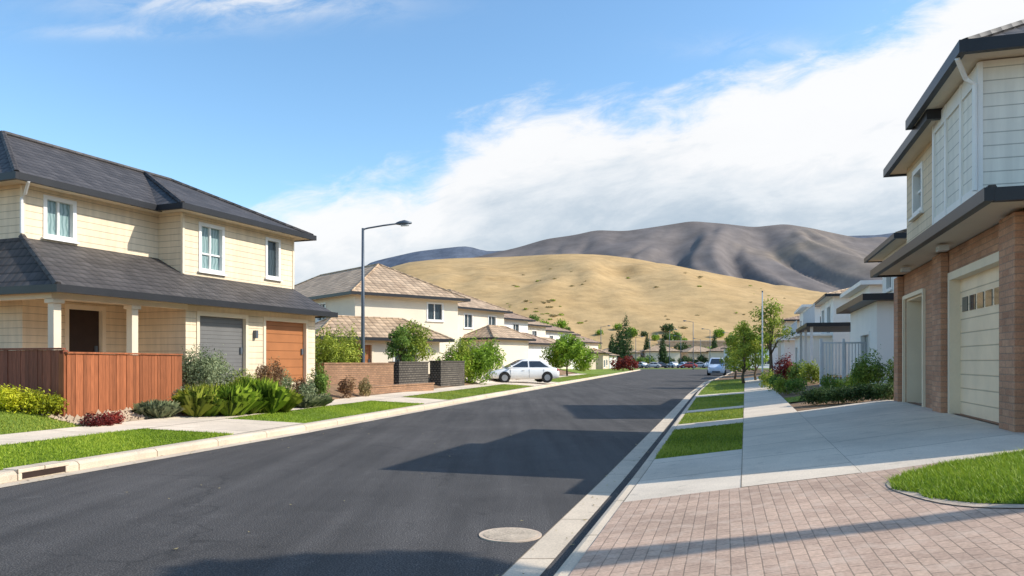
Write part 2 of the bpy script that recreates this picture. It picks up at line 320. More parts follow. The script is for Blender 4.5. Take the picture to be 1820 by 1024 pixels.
cx,cy=5.95,6.38
def blob(k,w=0): 
    pts=[]
    for i in range(64):
        t=2*math.pi*i/64; rx=2.5*k+w; ry=1.3*k+w
        ct,st=math.cos(t),math.sin(t); e=.68
        pts.append((cx+rx*math.copysign(abs(ct)**e,ct)+.05*math.sin(3*t),cy+ry*math.copysign(abs(st)**e,st)))
    return pts
def blobpatch(name,A,B,dz,mat):
    mb=MB()
    for i in range(64):
        j=(i+1)%64; a,b,c,d=A[i],A[j],B[j],B[i]; mb.poly([(q[0],q[1],zR(*q)+dz) for q in (a,b,c,d)][::-1])
    o=mb.obj(name,mat); o['kind']='structure'
rr_=[0.001,.2,.4,.6,.8,1.0]
for a,b in zip(rr_[:-1],rr_[1:]): blobpatch('lawn',blob(a),blob(b),.012,LAWN)
blobpatch('lawn_edging',blob(1.0),blob(1.0,.12),.008,EDGE)
B_=[]
while len(B_)<60000:
    x=cx+random.uniform(-2.58,.9); y=cy+random.uniform(-1.38,1.38)
    e=(abs(x-cx)/2.56)**2.9+(abs(y-cy)/1.35)**2.9
    if e<1+.05*math.sin(x*9)*math.sin(y*11): B_.append((x,y,zR(x,y)+.006))
o=bpy.data.objects.new('grass',blades('grass',B_,.048,.0055,F_GRASS,.6)); link(o); o['kind']='stuff'; o['label']='bright tufty grass of the small front lawn'; o['category']='grass'
# manhole + drain
mb=MB(); x0,y0=S(907,7.0)
e=empty('manhole_cover',(x0,y0,0.0),0,'round beige manhole cover set in the asphalt near the gutter','manhole cover')
mb.tube([(0,0,-.01),(0,0,.010)],.29,40); mb.obj('rim',EDGE,e); mb=MB(); mb.tube([(0,0,-.01),(0,0,.013)],.25,40); mb.obj('lid',IRON,e)
x0,y0=kL(10.6),10.6
e=empty('storm_drain',(x0,y0,0),-math.atan(.255),'concrete kerb drain inlet with a dark slotted opening','drain')
mb=MB(); mb.box(-.26,.022,-.42,.42,.1,.155); mb.box(-.26,.02,-.42,-.36,.0,.1); mb.box(-.26,.02,.36,.42,0,.1); mb.obj('surround',KERB,e,bevel=.01)
mb=MB(); mb.box(.0,.012,-.36,.36,.02,.1); mb.obj('opening',DARKDOOR,e)
# ------------------------------------------------------------------ building helpers
def dirn(p0,p1):
    L=math.hypot(p1[0]-p0[0],p1[1]-p0[1]); t=((p1[0]-p0[0])/L,(p1[1]-p0[1])/L); return L,t,(t[1],-t[0])
def wall(mb,p0,p1,z0,z1,ops=(),th=.18):
    L,t,n=dirn(p0,p1)
    def P(s,z,d=0): return (p0[0]+t[0]*s+n[0]*d,p0[1]+t[1]*s+n[1]*d,z)
    ss=sorted({0,L,*[o[0] for o in ops],*[o[1] for o in ops]}); zs=sorted({z0,z1,*[o[2] for o in ops],*[o[3] for o in ops]})
    for a,b in zip(ss[:-1],ss[1:]):
        for c,d in zip(zs[:-1],zs[1:]):
            if any(o[0]-1e-6<=a and b<=o[1]+1e-6 and o[2]-1e-6<=c and d<=o[3]+1e-6 for o in ops): continue
            mb.poly([P(a,c),P(b,c),P(b,d),P(a,d)]); mb.poly([P(a,c,-th),P(a,d,-th),P(b,d,-th),P(b,c,-th)])
    for o in ops:
        a,b,c,d=o[:4]
        mb.poly([P(a,c),P(a,d),P(a,d,-th),P(a,c,-th)]); mb.poly([P(b,c),P(b,c,-th),P(b,d,-th),P(b,d)])
        mb.poly([P(a,c),P(a,c,-th),P(b,c,-th),P(b,c)]); mb.poly([P(a,d),P(b,d),P(b,d,-th),P(a,d,-th)])
def window(root,p0,p1,o,glass=None,trim=None,sill=True,mull=1,cas=.05,tr=0):
    L,t,n=dirn(p0,p1); a,b,c,d=o[:4]; glass=glass or GLASS; trim=trim or TRIM
    mb=MB(); mb.obox(p0,t,n,a+.01,b-.01,-.13,-.11,c+.01,d-.01); w=mb.obj('window',glass,root)
    mb=MB(); f=.055
    mb.obox(p0,t,n,a-cas,a+f,-.15,.03,c-cas,d+cas); mb.obox(p0,t,n,b-f,b+cas,-.15,.03,c-cas,d+cas)
    mb.obox(p0,t,n,a+f,b-f,-.15,.028,c-cas,c+f); mb.obox(p0,t,n,a+f,b-f,-.15,.028,d-f,d+cas)
    for i in range(mull):
        m=a+(b-a)*(i+1)/(mull+1); mb.obox(p0,t,n,m-.03,m+.03,-.14,-.05,c+f,d-f)
    if tr: mb.obox(p0,t,n,a+f,b-f,-.14,-.06,c+(d-c)*tr,c+(d-c)*tr+.05)
    mb.obj('frame',trim,w)
    if sill: mb=MB(); mb.obox(p0,t,n,a-.1,b+.1,-.02,.09,c-cas-.05,c-cas-.002); mb.obj('sill',trim,w)
    return w
def door(root,p0,p1,o,mat,trim=None,name='door',depth=.12,handle=True,wins=0):
    L,t,n=dirn(p0,p1); a,b,c,d=o[:4]; trim=trim or CRTRIM
    mb=MB(); mb.obox(p0,t,n,a+.04,b-.04,-depth-.04,-depth,c+.005,d-.04); w=mb.obj(name,mat,root)
    mb=MB(); mb.obox(p0,t,n,a-.06,a+.05,-.15,.03,c,d+.08); mb.obox(p0,t,n,b-.05,b+.06,-.15,.03,c,d+.08); mb.obox(p0,t,n,a+.05,b-.05,-.15,.028,d-.05,d+.08); mb.obj('frame',trim,w)
    if handle: mb=MB(); mb.obox(p0,t,n,b-.2,b-.12,-depth,-depth+.05,c+.95,c+1.15); mb.obj('handle',METAL,w)
    for i in range(wins):
        s0=a+.2+(b-a-.4)*i/wins; s1=s0+(b-a-.4)/wins-.11
        mb=MB(); mb.obox(p0,t,n,s0,s1,-depth,-depth+.012,d-.60,d-.36); mb.obj('window',GLASS,w)
    return w
def sides(x0,x1,y0,y1): return {'E':((x1,y0),(x1,y1)),'S':((x0,y0),(x1,y0)),'W':((x0,y1),(x0,y0)),'N':((x1,y1),(x0,y1))}
def block(root,x0,x1,y0,y1,z0,z1,mat,ops=(),name='wall',glass=None,trim=None,skip=''):
    mb=MB(); sd=sides(x0,x1,y0,y1)
    for k,(p0,p1) in sd.items():
        if k in skip: continue
        wall(mb,p0,p1,z0,z1,[o[1:5] for o in ops if o[0]==k])
    w=mb.obj(name,mat,root)
    for o in ops:
        p0,p1=sd[o[0]]; kd=o[5]
        if kd=='win': window(root,p0,p1,o[1:5],glass or GLASS,trim,mull=o[6] if len(o)>6 else 1)
        else: door(root,p0,p1,o[1:5],kd,trim)
    return w
def caps(mb,lines,r=.07):
    for a,b in lines: mb.tube([(a[0],a[1],a[2]+.01),(b[0],b[1],b[2]+.01)],r,6)
def eave(root,pts,z,closed=True,h=.16,mat=None,w=.1,soffit=None):
    mb=MB(); n=len(pts)
    for i in range(n if closed else n-1):
        p0=pts[i]; p1=pts[(i+1)%n]; L,t,nn=dirn(p0,p1); mb.obox(p0,t,nn,-.0,L+w*.98,.0,w,z-h+.002*i,z+.02+.001*i)
    mb.obj('gutter',mat or GUT,root)
    if soffit:
        mb=MB(); mb.poly([(p[0],p[1],z-h+.04) for p in pts][::-1]); mb.poly([(p[0],p[1],z-h+.06) for p in pts]); mb.obj('soffit',soffit,root)
def hiproof(root,x0,x1,y0,y1,ze,rise,mat,gut=None,sof=None,cap=True,name='roof',gmat=None):
    mb=MB(); W=x1-x0; D=y1-y0
    if D>=W: r0=((x0+x1)/2,y0+W/2,ze+rise); r1=((x0+x1)/2,y1-W/2,ze+rise)
    else: r0=(x0+D/2,(y0+y1)/2,ze+rise); r1=(x1-D/2,(y0+y1)/2,ze+rise)
    a,b,c,d=(x0,y0,ze),(x1,y0,ze),(x1,y1,ze),(x0,y1,ze)
    if D>=W: F=[[a,b,r0],[b,c,r1,r0],[c,d,r1],[d,a,r0,r1]]; Ln=[(a,r0),(b,r0),(c,r1),(d,r1),(r0,r1)]
    else: F=[[a,b,r1,r0],[b,c,r1],[c,d,r0,r1],[d,a,r0]]; Ln=[(a,r0),(d,r0),(b,r1),(c,r1),(r0,r1)]
    for f in F: mb.poly(f)
    if cap: caps(mb,Ln)
    o=mb.obj(name,mat,root); eave(root,[(x0,y0),(x1,y0),(x1,y1),(x0,y1)],ze,mat=gmat,soffit=sof or CRTRIM); return o
# ------------------------------------------------------------------ house with two garages (cream siding)
H=empty('house',(-10.08,23.25,0),-R(21.8),'two storey cream weatherboard house with charcoal hip roof and two garages','house')
mb=MB()
wall(mb,(1.3,-1.18),(1.3,4.85),.3,3.3,[(.46,2.49,.9,3.0),(3.33,5.54,.9,3.0)])
wall(mb,(-1,-1.18),(1.3,-1.18),.3,3.3); wall(mb,(1.3,4.85),(-.0,4.85),.3,3.3)
wall(mb,(-1,-4.35),(-1,0),.3,6.2,[(.61,1.48,4.95,5.98),(1.25,2.4,.9,3.1)])
wall(mb,(-7,-4.35),(-1,-4.35),.3,6.2); wall(mb,(-1,0),(0,0),3.3,6.2); wall(mb,(0,0),(0,5.3),3.3,6.2,[(.69,1.7,4.5,5.95),(3.8,4.5,4.6,5.95)])
wall(mb,(0,5.3),(-7,5.3),.3,6.2); wall(mb,(-7,5.3),(-7,-4.35),.3,6.2); mb.obj('wall',CREAM,H)
window(H,(-1,-4.35),(-1,0),(.61,1.48,4.95,5.98),CURT); window(H,(0,0),(0,5.3),(.69,1.7,4.5,5.95),CURT,tr=.35); window(H,(0,0),(0,5.3),(3.8,4.5,4.6,5.95),GLASS,mull=0)
door(H,(1.3,-1.18),(1.3,4.85),(.46,2.49,.9,3.0),GDGREY,name='garage_door',depth=.1); door(H,(1.3,-1.18),(1.3,4.85),(3.33,5.54,.9,3.0),GDWOOD,name='garage_door',depth=.1)
door(H,(-1,-4.35),(-1,0),(1.25,2.4,.9,3.1),DARKDOOR)
mb=MB(); e_=6.3; rz=8.25
A=(-.5,-4.85,e_);B=(-.5,-.5,e_);Cc=(.5,-.5,e_);D=(.5,5.8,e_);E=(-7.5,5.8,e_);G=(-7.5,-4.85,e_);P1=(-4,-2.8,rz);P2=(-4,2.26,rz);P3=(-4,3.4,rz)
for f in ([A,B,P2,P1],[B,Cc,P2],[Cc,D,P3,P2],[D,E,P3],[E,G,P1,P2,P3],[G,A,P1]): mb.poly(f)
caps(mb,[(A,P1),(Cc,P2),(D,P3),(P1,P3),(G,P1)],.085); mb.obj('roof',DTILE,H)
eave(H,[(-7.5,-4.85),(-.5,-4.85),(-.5,-.5),(.5,-.5),(.5,5.8),(-7.5,5.8)],e_,soffit=CRTRIM)
mb=MB(); z3=3.36; sl=.518; zz=lambda x:z3+(1.8-x)*sl
a=(1.8,-5.5,z3); b=(1.8,0,z3); c=(1.8,5.3,z3)
mb.poly([a,b,(-1,0,zz(-1)),(-1,-4.35,zz(-1))]); mb.poly([b,c,(0,5.3,zz(0)),(0,0,zz(0))]); mb.poly([(-7,-5.5,z3),a,(-1,-4.35,zz(-1)),(-7,-4.35,zz(-1))])
mb.poly([c,(0,5.3,z3),(0,5.3,zz(0))]); caps(mb,[(a,(-1,-4.35,zz(-1)))],.09); mb.obj('porch_roof',DTILE,H)
eave(H,[(-7,-5.5),(1.8,-5.5),(1.8,5.3),(.0,5.3)],z3,closed=False); 
mb=MB(); mb.box(-1,1.79,-1.18,5.29,z3-.10,z3-.08); mb.box(-6.9,1.79,-5.49,-1.18,z3-.099,z3-.079); mb.obj('soffit',CRTRIM,H)
for yy in (-5.2,-3.0):
    mb=MB(); mb.box(1.2,1.4,yy-.1,yy+.1,.5,3.1); mb.box(1.15,1.45,yy-.15,yy+.15,2.98,3.08); mb.box(1.14,1.46,yy-.16,yy+.16,.6,1.15); mb.obj('porch_post',CRTRIM,H,bevel=.01)
mb=MB(); mb.box(1.2,1.4,-5.35,-1.2,3.09,3.255); mb.box(-6.5,1.2,-5.35,-5.2,3.09,3.254); mb.obj('beam',CRTRIM,H)
mb=MB(); mb.box(-6.8,1.55,-5.45,-1.19,.2,.895); mb.obj('porch_floor',CONC,H)
mb=MB(); mb.tube([(-.42,-4.6,6.15),(-.75,-4.45,5.9),(-.93,-4.42,5.8),(-.93,-4.42,4.9)],.04,8); mb.obj('downpipe',TRIM,H)
for yy in (.0,5.3,-4.35):
    xx=-1 if yy<-1 else 0
    mb=MB(); mb.box(xx-.06,xx+.025,yy-.025 if yy<5 else yy-.06,yy+.06 if yy<5 else yy+.025,4.3 if xx==0 else 4.85,6.15); mb.obj('corner_board',CRTRIM,H)
mb=MB(); mb.box(1.3,1.42,1.62,1.72,2.35,2.6); mb.obj('wall_lamp',METAL,H)
# ------------------------------------------------------------------ left row
H=empty('house',(-9.3,45,0),-R(50),'cream rendered house with tan tiled hip roofs behind a hedge','house')
block(H,-16,0,0,7.5,.3,5.6,REND,[('E',5.1,6.3,4.25,5.35,'win'),('E',2,3,.9,2.0,'win'),('S',11,12.2,4.2,5.3,'win')]); hiproof(H,-16.5,.5,-.5,8,5.7,2.35,TTILE)
block(H,.0,2.4,-3.4,4.4,.3,2.85,REND,[('E',.8,3.2,.6,2.6,GDWOOD),('E',4.6,6.2,1.2,2.3,'win',2)],name='garage_wall'); hiproof(H,-1.5,2.9,-3.9,5,2.95,1.25,TTILE,name='garage_roof')
def simple(loc,rot,x0,x1,y0,y1,h,rise,wm,rm,ops,label,z0=None,low=None,name='house',group=None):
    zb=zg(loc[0],loc[1])
    H=empty(name,(loc[0],loc[1],zb-.3),rot,label,'house',group); block(H,x0,x1,y0,y1,0,h+.3,wm,ops)
    if rise>0: hiproof(H,x0-.5,x1+.5,y0-.5,y1+.5,h+.4,rise,rm)
    else:
        mb=MB(); mb.box(x0-.5,x1+.5,y0-.5,y1+.5,h+.3,h+.52); mb.obj('roof',rm,H)
    if low:
        a,b,c,d,hh,rs=low; block(H,a,b,c,d,0,hh+.2,wm,[],name='garage_wall'); 
        if rs>0: hiproof(H,a-.4,b+.4,c-.4,d+.4,hh+.3,rs,rm,name='garage_roof')
        else:
            mb=MB(); mb.box(a-.6,b+.6,c-.6,d+.6,hh+.2,hh+.42); mb.obj('canopy',rm,H)
    return H
wE=[('E',1,2.2,3.9,5.1,'win'),('E',4.5,5.7,3.9,5.1,'win'),('S',2,3.2,3.9,5.1,'win'),('E',1,3.4,.4,2.5,GDCREAM),('E',4.6,6,1.1,2.2,'win')]
w1=[('E',1,3,.6,2.0,'win'),('S',1,3,.9,2.1,'win'),('E',4.5,6.5,.9,2.1,'win')]
simple(S(812,64),-R(34),-13,0,0,7,5.2,1.9,REND,TTILE,wE,'cream rendered two storey house with tan hip roof',low=(0,3,1,6.5,2.7,1.1))
simple(S(868,78),-R(34),-9,0,0,7.5,5.2,1.9,WHITE,BTILE,wE,'white two storey house with brown tile roof further along',low=(0,4,-2,6,2.6,1.1))
simple(S(912,92),-R(32),-14,0,0,8,5.4,1.8,REND,TTILE,wE,'pale rendered house with tan hip roof',low=(0,4,1,7.5,2.7,1.1))
simple(S(950,105),-R(30),-9,0,0,11,5.4,1.8,WHITE,BTILE,wE,'cream house with low brown roof further down',low=(0,4,0,7,2.7,1.2))
simple(S(985,119),-R(30),-9,0,0,8,5.6,1.8,REND2,TTILE,wE,'cream house near the end of the street',low=(0,4,0,7,2.7,1.2))
simple(S(1018,132),-R(28),-8,0,0,12,4.8,1.8,REND,BTILE,wE,'small cream house with brown hip roof')
simple(S(1062,138),-R(14),-7,1,0,9,2.9,1.5,REND2,TTILE,w1,'single storey tan roofed house near the lawn')
for i,(b,y,m1,m2,h_,r_,L_) in enumerate(((1010,175,REND,BTILE,4.6,1.5,12),(1050,178,WHITE,TTILE,3.0,1.3,9),(1105,236,REND2,TTILE,4.4,1.8,12),(1145,242,WHITE,BTILE,3.4,1.8,10),(1178,238,REND,TTILE,4.8,1.8,11),(1215,246,WHITE,BTILE,3.6,1.6,13),(1250,240,REND2,TTILE,4.6,1.8,10),(1300,205,REND,BTILE,4.4,1.5,12),(1345,190,WHITE,TTILE,5.0,1.5,10),(970,172,REND2,TTILE,4.4,1.5,10))):
    simple(S(b,y),-R((5,20,-8,14,-5,8,-12,15,-10,12)[i]),-L_*.5,L_*.5,0,8,h_,r_,m1,m2,[('S',1,3,1.2,2.6,'win'),('S',L_*.5,L_*.5+2,1.2,2.6,'win'),('S',L_-3,L_-1.5,1.2,2.6,'win')],'distant low pale house at the foot of the hill',group='distant houses beyond the cross street')
# ------------------------------------------------------------------ right brick/clapboard house
H=empty('house',(6.64,10.25,0),-R(17.07),'two storey house with brown brick garage and off white weatherboards','house')
mb=MB(); wall(mb,(0,7.2),(0,-1.3),.2,3.5,[(.6,2.45,.72,2.95),(4.40,7.35,.72,3.03)]); wall(mb,(0,-1.3),(8,-1.3),.2,3.5); wall(mb,(8,7.2),(0,7.2),.2,3.5)
mb.obj('wall',BRICK,H)
for y0,y1 in ((2.9,3.5),(-.85,-.24),(6.75,7.2)): MB().box(-.13,-.003,y0,y1,.3,3.47).obj('brick_pier',BRICK,H,bevel=.01)
door(H,(0,7.2),(0,-1.3),(4.40,7.35,.72,3.03),GDCREAM,CRTRIM,name='garage_door',depth=.14,handle=False,wins=6)
mb=MB(); mb.box(.02,1.2,4.77,4.8,.7,2.95); mb.box(.02,1.2,6.57,6.6,.7,2.95); mb.box(1.2,1.25,4.77,6.6,.7,2.95); mb.box(.02,1.2,4.8,6.57,2.91,2.95); mb.obj('porch_lining',CRTRIM,H)
w=door(H,(1.19,6.6),(1.19,4.75),(.45,1.4,.75,2.85),DARKDOOR,depth=-.02)
mb=MB(); mb.box(-.05,-.0,6.6,6.68,.72,3.02); mb.box(-.05,0,4.67,4.75,.72,3.02); mb.box(-.049,-.0,4.75,6.6,2.95,3.03); mb.obj('porch_frame',CRTRIM,H)
mb=MB(); wall(mb,(-.05,3.7),(-.05,.9),3.55,6.0,[]); wall(mb,(-.05,.9),(8,.9),3.55,6.0,[(.9,2.2,4.5,5.6)]); wall(mb,(.12,3.7),(-.05,3.7),3.55,6.0); mb.obj('upper_wall',WHSID,H)
mb=MB(); wall(mb,(.10,7.0),(.10,3.7),3.55,6.0,[(.75,1.6,4.7,5.6)]); wall(mb,(8,7.0),(.10,7.0),3.55,6.0); mb.obj('upper_wall',BEIGE,H)
window(H,(.10,7.0),(.10,3.7),(.75,1.6,4.7,5.6),GLASS,mull=1,tr=.5); window(H,(-.05,.9),(8,.9),(.9,2.2,4.5,5.6),GLASS)
for yb in (.87,1.8,2.75,3.62): MB().box(-.085,-.02,yb,yb+.11,3.9,5.98).obj('corner_board',TRIM,H)
MB().box(-.075,-.045,.98,3.62,5.72,5.98).obj('frieze_board',TRIM,H)
MB().box(-.075,-.045,.98,3.62,4.02,4.2).obj('frieze_board',TRIM,H)
hiproof(H,-.34,8.6,.5,4.1,6.14,1.0,DTILE,sof=CRTRIM)
hiproof(H,-.20,8.6,3.2,7.4,6.0,1.3,DTILE,sof=CRTRIM)
mb=MB(); z3=3.62; a=(-.55,-1.5,z3); b=(-.55,6.8,z3); mb.poly([b,a,(-.05,.9,4.0),(-.05,6.8,4.0)]); mb.poly([a,(8.5,-1.5,z3),(8.5,.9,4.0),(-.05,.9,4.0)]); caps(mb,[(a,(-.05,.9,4.0))]); mb.obj('porch_roof',DTILE,H)
eave(H,[(-.55,-1.5),(8.5,-1.5),(8.5,6.8),(-.55,6.8)],z3,h=.14,w=.11,soffit=REND2)
mb=MB(); mb.tube([(-.42,.6,5.97),(-.25,.85,5.75),(-.13,.86,5.65),(-.13,.86,4.1)],.035,8); mb.obj('downpipe',TRIM,H)
MB().box(-.35,-.2,2.0,2.2,3.40,3.48).obj('soffit_light',LAMPG,H); MB().box(-.35,-.2,5.0,5.2,3.40,3.48).obj('soffit_light',LAMPG,H)
shadow_house=empty('house',(16.0,20.8,.6),-R(0),'unseen tall white flat roofed house added to shade the road','house')  # added out of sight behind the brick house to throw a road shadow
block(shadow_house,0,8,0,6.0,0,9.4,WHITE,[('W',1,3,6,7.5,'win'),('S',1,3,6,7.5,'win'),('W',4,5.6,6,7.5,'win')]); MB().box(-.4,8.4,-.4,6.4,9.4,9.62).obj('roof',GUT,shadow_house)
# ------------------------------------------------------------------ right row
rt=-R(17)
H=simple((12.15,25.3),rt,0,7,0,6.5,2.9,0,WHITE,GUT,[('S',.75,1.5,1.2,2.4,'win',0),('W',3,5,1,2.2,'win')],'white rendered modern house with dark flat canopy')
block(H,1.2,7,1.2,6.5,3.42,5.4,WHITE,[('W',1,2.2,4,5.1,'win'),('W',3.2,4.4,4,5.1,'win'),('S',.6,1.8,4,5.1,'win')],name='upper_wall'); 
hiproof(H,.7,7.6,.6,7.1,5.5,1.3,BTILE)
def rail(H,x,y0,y1,z,mat=None):
    mb=MB(); mb.box(x-.02,x+.02,y0,y1,z+.9,z+.96)
    n=int((y1-y0)/.16)
    for i in range(n+1): mb.box(x-.012,x+.012,y0+i*.16,y0+i*.16+.025,z,z+.9)
    mb.obj('balustrade',mat or WMET,H)['kind']='stuff'
H=simple(S(1449,37),rt,3.0,10,4,12,4.9,0,WHITE,TRIM,[('W',1,3,3.5,4.7,'win'),('W',5,7,3.3,4.7,'win'),('S',1,3,3.5,4.7,'win'),('W',5,7,.5,2.6,'win')],'white two storey house with flat roof and dark carport canopy')
MB().box(-.4,3.2,0,8,2.9,3.08).obj('canopy',GUT,H); rail(H,.0,.4,7.8,3.1)
for yy in (.3,4,7.6): MB().box(-.2,-.08,yy,yy+.12,0,2.9).obj('canopy_post',WMET,H)
H=simple(S(1432,50),rt,2,10,3,12,5.4,1.3,WHITE,TTILE,[('W',1,3,4,5.2,'win'),('W',5,7.4,3.2,5.2,'win'),('S',1,3.5,4,5.2,'win'),('W',1,4,.6,2.3,'win')],'off white house with a railed front balcony'); block(H,0,2,4,11,0,3.0,WHITE,[('W',1,3,.6,2.3,'win')],name='porch_wall'); MB().box(-.4,2,3.6,11.4,3.0,3.15).obj('balcony',TRIM,H); rail(H,-.3,4,11,3.15)
H=simple(S(1418,66),rt,1,10,3,13,5.8,0,WHITE,TRIM,[('W',1,3,4,5.3,'win'),('W',5,7.4,4,5.3,'win'),('S',1,3.5,4,5.3,'win'),('S',5,7,4,5.3,'win'),('W',1,4,.6,2.3,'win')],'white flat roofed house beyond the sapling',low=(-1,3,2,9,2.9,0)); rail(H,-.9,2,9,3.4)
H=simple(S(1400,84),rt,0,10,3,13,5.6,1.4,REND,BTILE,[('W',1,3,3.7,5,'win'),('S',1,3.5,3.7,5,'win'),('S',5,7,3.7,5,'win')],'cream two storey house with brown hip roof')
simple(S(1388,108),rt,0,10,0,10,5.0,1.6,REND2,TTILE,[('W',1,3,3.7,4.9,'win'),('S',1,3.5,3.7,4.9,'win')],'tan two storey house with tan tiled roof')
simple(S(1372,132),rt,0,9,0,9,4.8,1.5,WHITE,BTILE,[('W',1,3,3.7,4.7,'win'),('S',1,3.5,3.7,4.7,'win')],'pale two storey house at the street end')
x0,y0=S(1462,28.5); z=zg(x0,y0)
e=empty('bar_fence',(x0,y0,z),-R(8),'tall pale vertical bar fence with white posts by a modern house','fence')
mb=MB()
for i in range(14): mb.box(i*.115,i*.115+.035,-.012,.012,.05,1.6)
mb.obj('bars',WMET,e)['kind']='stuff'; mb=MB(); mb.box(-.05,1.6,-.03,.03,1.6,1.66); mb.obj('rail',WMET,e); MB().box(-.05,1.6,-.03,.03,.15,.21).obj('rail',WMET,e)
for xx in (-.1,.7,1.55): MB().box(xx,xx+.09,-.045,.045,0,1.78).obj('post',WMET,e)
# ------------------------------------------------------------------ timber fence
def tfence(p0,p1,h,label,z0,FM):
    L,t,n=dirn(p0,p1); e=empty('timber_fence',(p0[0],p0[1],0),0,label,'fence')
    mb=MB(); k=int(L/.12)
    for i in range(k):
        dz=random.uniform(-.006,.006); mb.obox((0,0),t,n,i*.12+.004,i*.12+.116,-.012+dz*.3,.012+dz,z0-.25,z0+h+dz)
    mb.obj('boards',FM,e); mb=MB(); mb.obox((0,0),t,n,-.03,L+.03,-.05,.045,z0+h+.008,z0+h+.045); mb.obj('cap_rail',FM,e)
    for a_,b_ in ((-.06,.06),(L-.12,L)): mb=MB(); mb.obox((0,0),t,n,a_,b_,-.13,-.014,z0-.3,z0+h); mb.obj('post',FM,e)
tfence((-9.15,15.6),(-8.6,19.7),1.2,'low orange brown timber board fence facing the street',.56,FENCE)
tfence((-14.5,17.3),(-9.2,15.55),1.22,'low shade darkened timber board fence beside the front lawn',.62,FENCE_SHADE)
tfence((-8.62,19.76),(-10.6,20.6),1.2,'short return of stained timber fence beside the garage path',.56,FENCE)
def gwall(p0,p1,z0,z1,mat,label,name,th=.3,cap=None):
    L,t,n=dirn(p0,p1); e=empty(name,(p0[0],p0[1],0),0,label,'wall'); mb=MB(); mb.obox((0,0),t,n,0,L,-th,0,z0,z1); mb.obj('wall',mat,e)
    mb=MB(); mb.obox((0,0),t,n,-.03,L+.03,-th-.03,.03,z1,z1+.06); mb.obj('coping',cap or mat,e)
gwall((-7.25,29.3),(-5.3,34),.3,1.5,BRICK2,'brown brick garden wall beside the path','brick_wall')
gwall((-6.2,28.2),(-3.6,35),.1,.58,BRICK2,'low brown brick planter wall along the path','planter_wall')
gwall((-5.1,34.3),(-4.1,37.2),.2,1.55,GABION,'dark grey stone gabion garden wall','gabion_wall',.5)
gwall((-3.6,38.4),(-2.6,41.6),.2,1.60,GABION,'dark stone pillar wall beside the hedge','stone_wall',.6)
gwall((-8.6,27.2),(-7.9,29.3),.2,1.3,BRICK2,'short brown brick return wall by the shrubs','brick_wall')
# ------------------------------------------------------------------ street lamp
def lamp(loc,h,arm,az,label,detail=True,group=None):
    e=empty('street_lamp',(loc[0],loc[1],zg(*loc)-.05),az,label,'street lamp',group); h=h-zg(*loc)
    mb=MB(); mb.tube([(0,0,0),(0,0,.5),(0,0,h*.5),(0,0,h)],[.11,.09,.075,.055],10); mb.tube([(0,0,0),(0,0,.06)],.18,10); mb.obj('pole',METAL,e,smooth=True)
    mb=MB(); mb.tube([(0,0,h-.12),(.06,0,h-.04),(.2,0,h),(arm*.6,0,h+.12),(arm,0,h+.2)],.036,8); mb.obj('arm',METAL,e,smooth=True)
    mb=MB(); L=.62; mb.tube([(arm-.05,0,h+.2),(arm+.1,0,h+.22),(arm+L*.5,0,h+.24),(arm+L,0,h+.23)],[.05,.09,.12,.04],10)
    o=mb.obj('lamp_head',METAL,e,smooth=True); mb=MB(); mb.tube([(arm+.15,0,h+.13),(arm+L*.8,0,h+.145)],.055,8); mb.obj('lens',LAMPG,e,smooth=True)
lamp(S(645,33),7.45,1.5,R(0),'tall grey steel street lamp with a straight single arm')
for b,y,h in ((1232,150,9.5),(1262,175,9),(1068,160,9),(1190,190,9.5),(1300,170,8),(1155,182,8),(1130,200,8),(1210,205,8.5),(1245,215,8)): lamp(S(b,y),h,1.4,R(180 if b>1200 else 0),'distant slim street lamp on the far street',group='street lamps on the far street')
x0,y0=S(1355,44); e=empty('utility_pole',(x0,y0,zg(x0,y0)),0,'slim white pole standing beside a young tree','pole'); mb=MB(); mb.tube([(0,0,0),(0,0,5.2)],[.05,.035],8); mb.obj('shaft',WMET,e); mb=MB(); mb.tube([(0,0,5.2),(0,0,5.28)],.05,8); mb.obj('cap',METAL,e)
